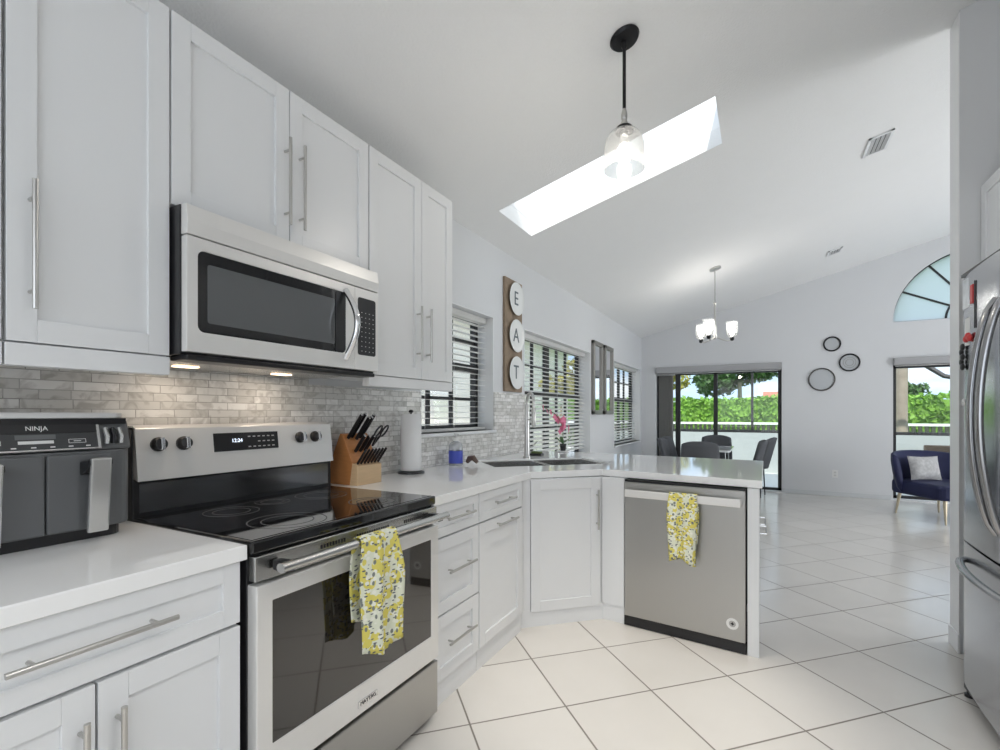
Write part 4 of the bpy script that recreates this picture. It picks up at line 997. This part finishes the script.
# fence with white rail beyond
t = thing('garden_fence', 'low shade toned fence with white top rail in front of the hedge', 'fence', (2, 19.4, -.15))
MB().box(-14, 16, -.04, .04, 1.02, 1.10).build('top_rail', M['panelwhite'], t)
b = MB(); 
for i in range(190): b.box(-14+i*.158, -14+i*.158+.10, -.02, .02, 0, 1.02)
b.build('pickets', M['shadefence'], t)  # pickets stand for shaded hedge trunks, the shade is in their dark colour
rnd = random.Random(11)
b = MB(); b.box(-12, 20, 20.5, 22, -.15, 1.72)
def hf(r):
    x = r.uniform(-12, 20)
    if r.random() < .62: return (x, 20.5-abs(r.gauss(0, .06)), r.uniform(0, 1.85)), None
    return (x, r.uniform(20.4, 22), 1.74+abs(r.gauss(0, .07))+.06*math.sin(x*1.3)), None
foliage(b, 15000, hf, .10, rnd)
o = b.build('garden_hedge', M['leaf']); tag(o, 'long clipped bright green hedge behind the patio', 'hedge')
def tree(name, label, loc, h, cr_, m, trunk_r, n=2600, flat=.7, size=.16, seed=1, lean=0):
    r = random.Random(seed); t = thing(name, label, 'tree', loc)
    MB().tube([(0, 0, 0), (lean*.4, 0, h*.35), (lean, 0, h*.8)], [trunk_r, trunk_r*.8, trunk_r*.5], 10).build('trunk', M['bark'], t, smooth=True)
    b = MB(); blobs = [((r.gauss(0, cr_*.45)+lean, r.gauss(0, cr_*.4), h+r.gauss(0, cr_*.22)), cr_*r.uniform(.35, .6)) for _ in range(12)]
    def f(rr):
        c, R_ = rr.choice(blobs); d = Vector((rr.gauss(0, 1), rr.gauss(0, 1), rr.gauss(0, 1))).normalized()*R_*rr.uniform(.6, 1.05); return (c[0]+d.x, c[1]+d.y, c[2]+d.z*flat), None
    foliage(b, n, f, size, r); b.build('crown', m, t)
    return t
tree('garden_tree', 'broad dark green tree beyond the hedge, left side of sliding door', (-.9, 25.5, -.15), 3.6, 1.7, M['leafdark'], .16, 4200, .55, .16, 3)
tree('garden_tree', 'yellowish green tree beyond the hedge, behind the left door panel', (-4.3, 25.0, -.15), 3.2, 1.0, M['leafyellow'], .14, 1700, .8, .14, 4)
tree('garden_tree', 'small pale green tree beyond the hedge near the red roof', (2.0, 29, -.15), 2.2, .9, M['leaf'], .1, 1200, .7, .14, 5)
tree('garden_tree', 'dim green tree beyond the hedge seen through the right door', (6.2, 29, -.15), 2.5, .42, M['leafdark'], .10, 500, 1.2, .12, 6)
t = thing('palm_trunk', 'pale thick palm trunk just outside the right glass door', 'palm trunk', (2.62, 13.2, -.15))
MB().lathe([(.17, 0), (.13, .6), (.12, 1.5), (.125, 2.5), (.11, 4.2)], n=18).build('trunk', M['bark'], t, smooth=True)
o = MB().tube([(3.0, 13.0, 2.25), (3.25, 12.9, 2.02), (3.7, 12.7, 1.88), (4.4, 12.5, 1.72)], [.05, .045, .035, .03], 8).build('hanging_branch', M['blackframe'], None, smooth=True)
tag(o, 'dark drooping branch beside the palm trunk outside the right door', 'branch')
# neighbour houses
t = thing('neighbour_house', 'beige house with red tiled roof far beyond the hedge', 'house', (1.6, 40, -.15))
MB().box(-1.3, 2.4, 0, 6, 0, 2.4).build('wall', M['stucco'], t)
MB().prism([(-.6, 2.4), (6.6, 2.4), (3, 3.1)], 'x', -1.5, 2.7).build('roof', M['rooftile'], t)
t = thing('side_house', 'pale beige neighbouring house wall seen through the left blinds', 'house', (-5.2, 5, -.15))
MB().box(-1.5, 0, -7, 9, 0, 3.2).build('wall', M['stucco'], t)
MB().box(-1.7, .4, -7.3, 9.3, 3.2, 3.35).build('eave', M['panelwhite'], t)
tree('side_shrub', 'yellow green shrub outside the window behind the faucet', (-3.6, 9.3, -.15), 2.0, .42, M['leafyellow'], .05, 350, .9, .08, 8)
# patio furniture
t = thing('patio_sofa', 'brown wicker patio seat outside the right glass door', 'patio seat', (3.0, 10.9, -.02))
MB().box(-.45, .45, -.35, .35, .0, .40).build('base', M['wicker'], t, bevel=.02)
MB().box(-.45, .45, .20, .35, .40, .72).build('backrest', M['wicker'], t, bevel=.02)
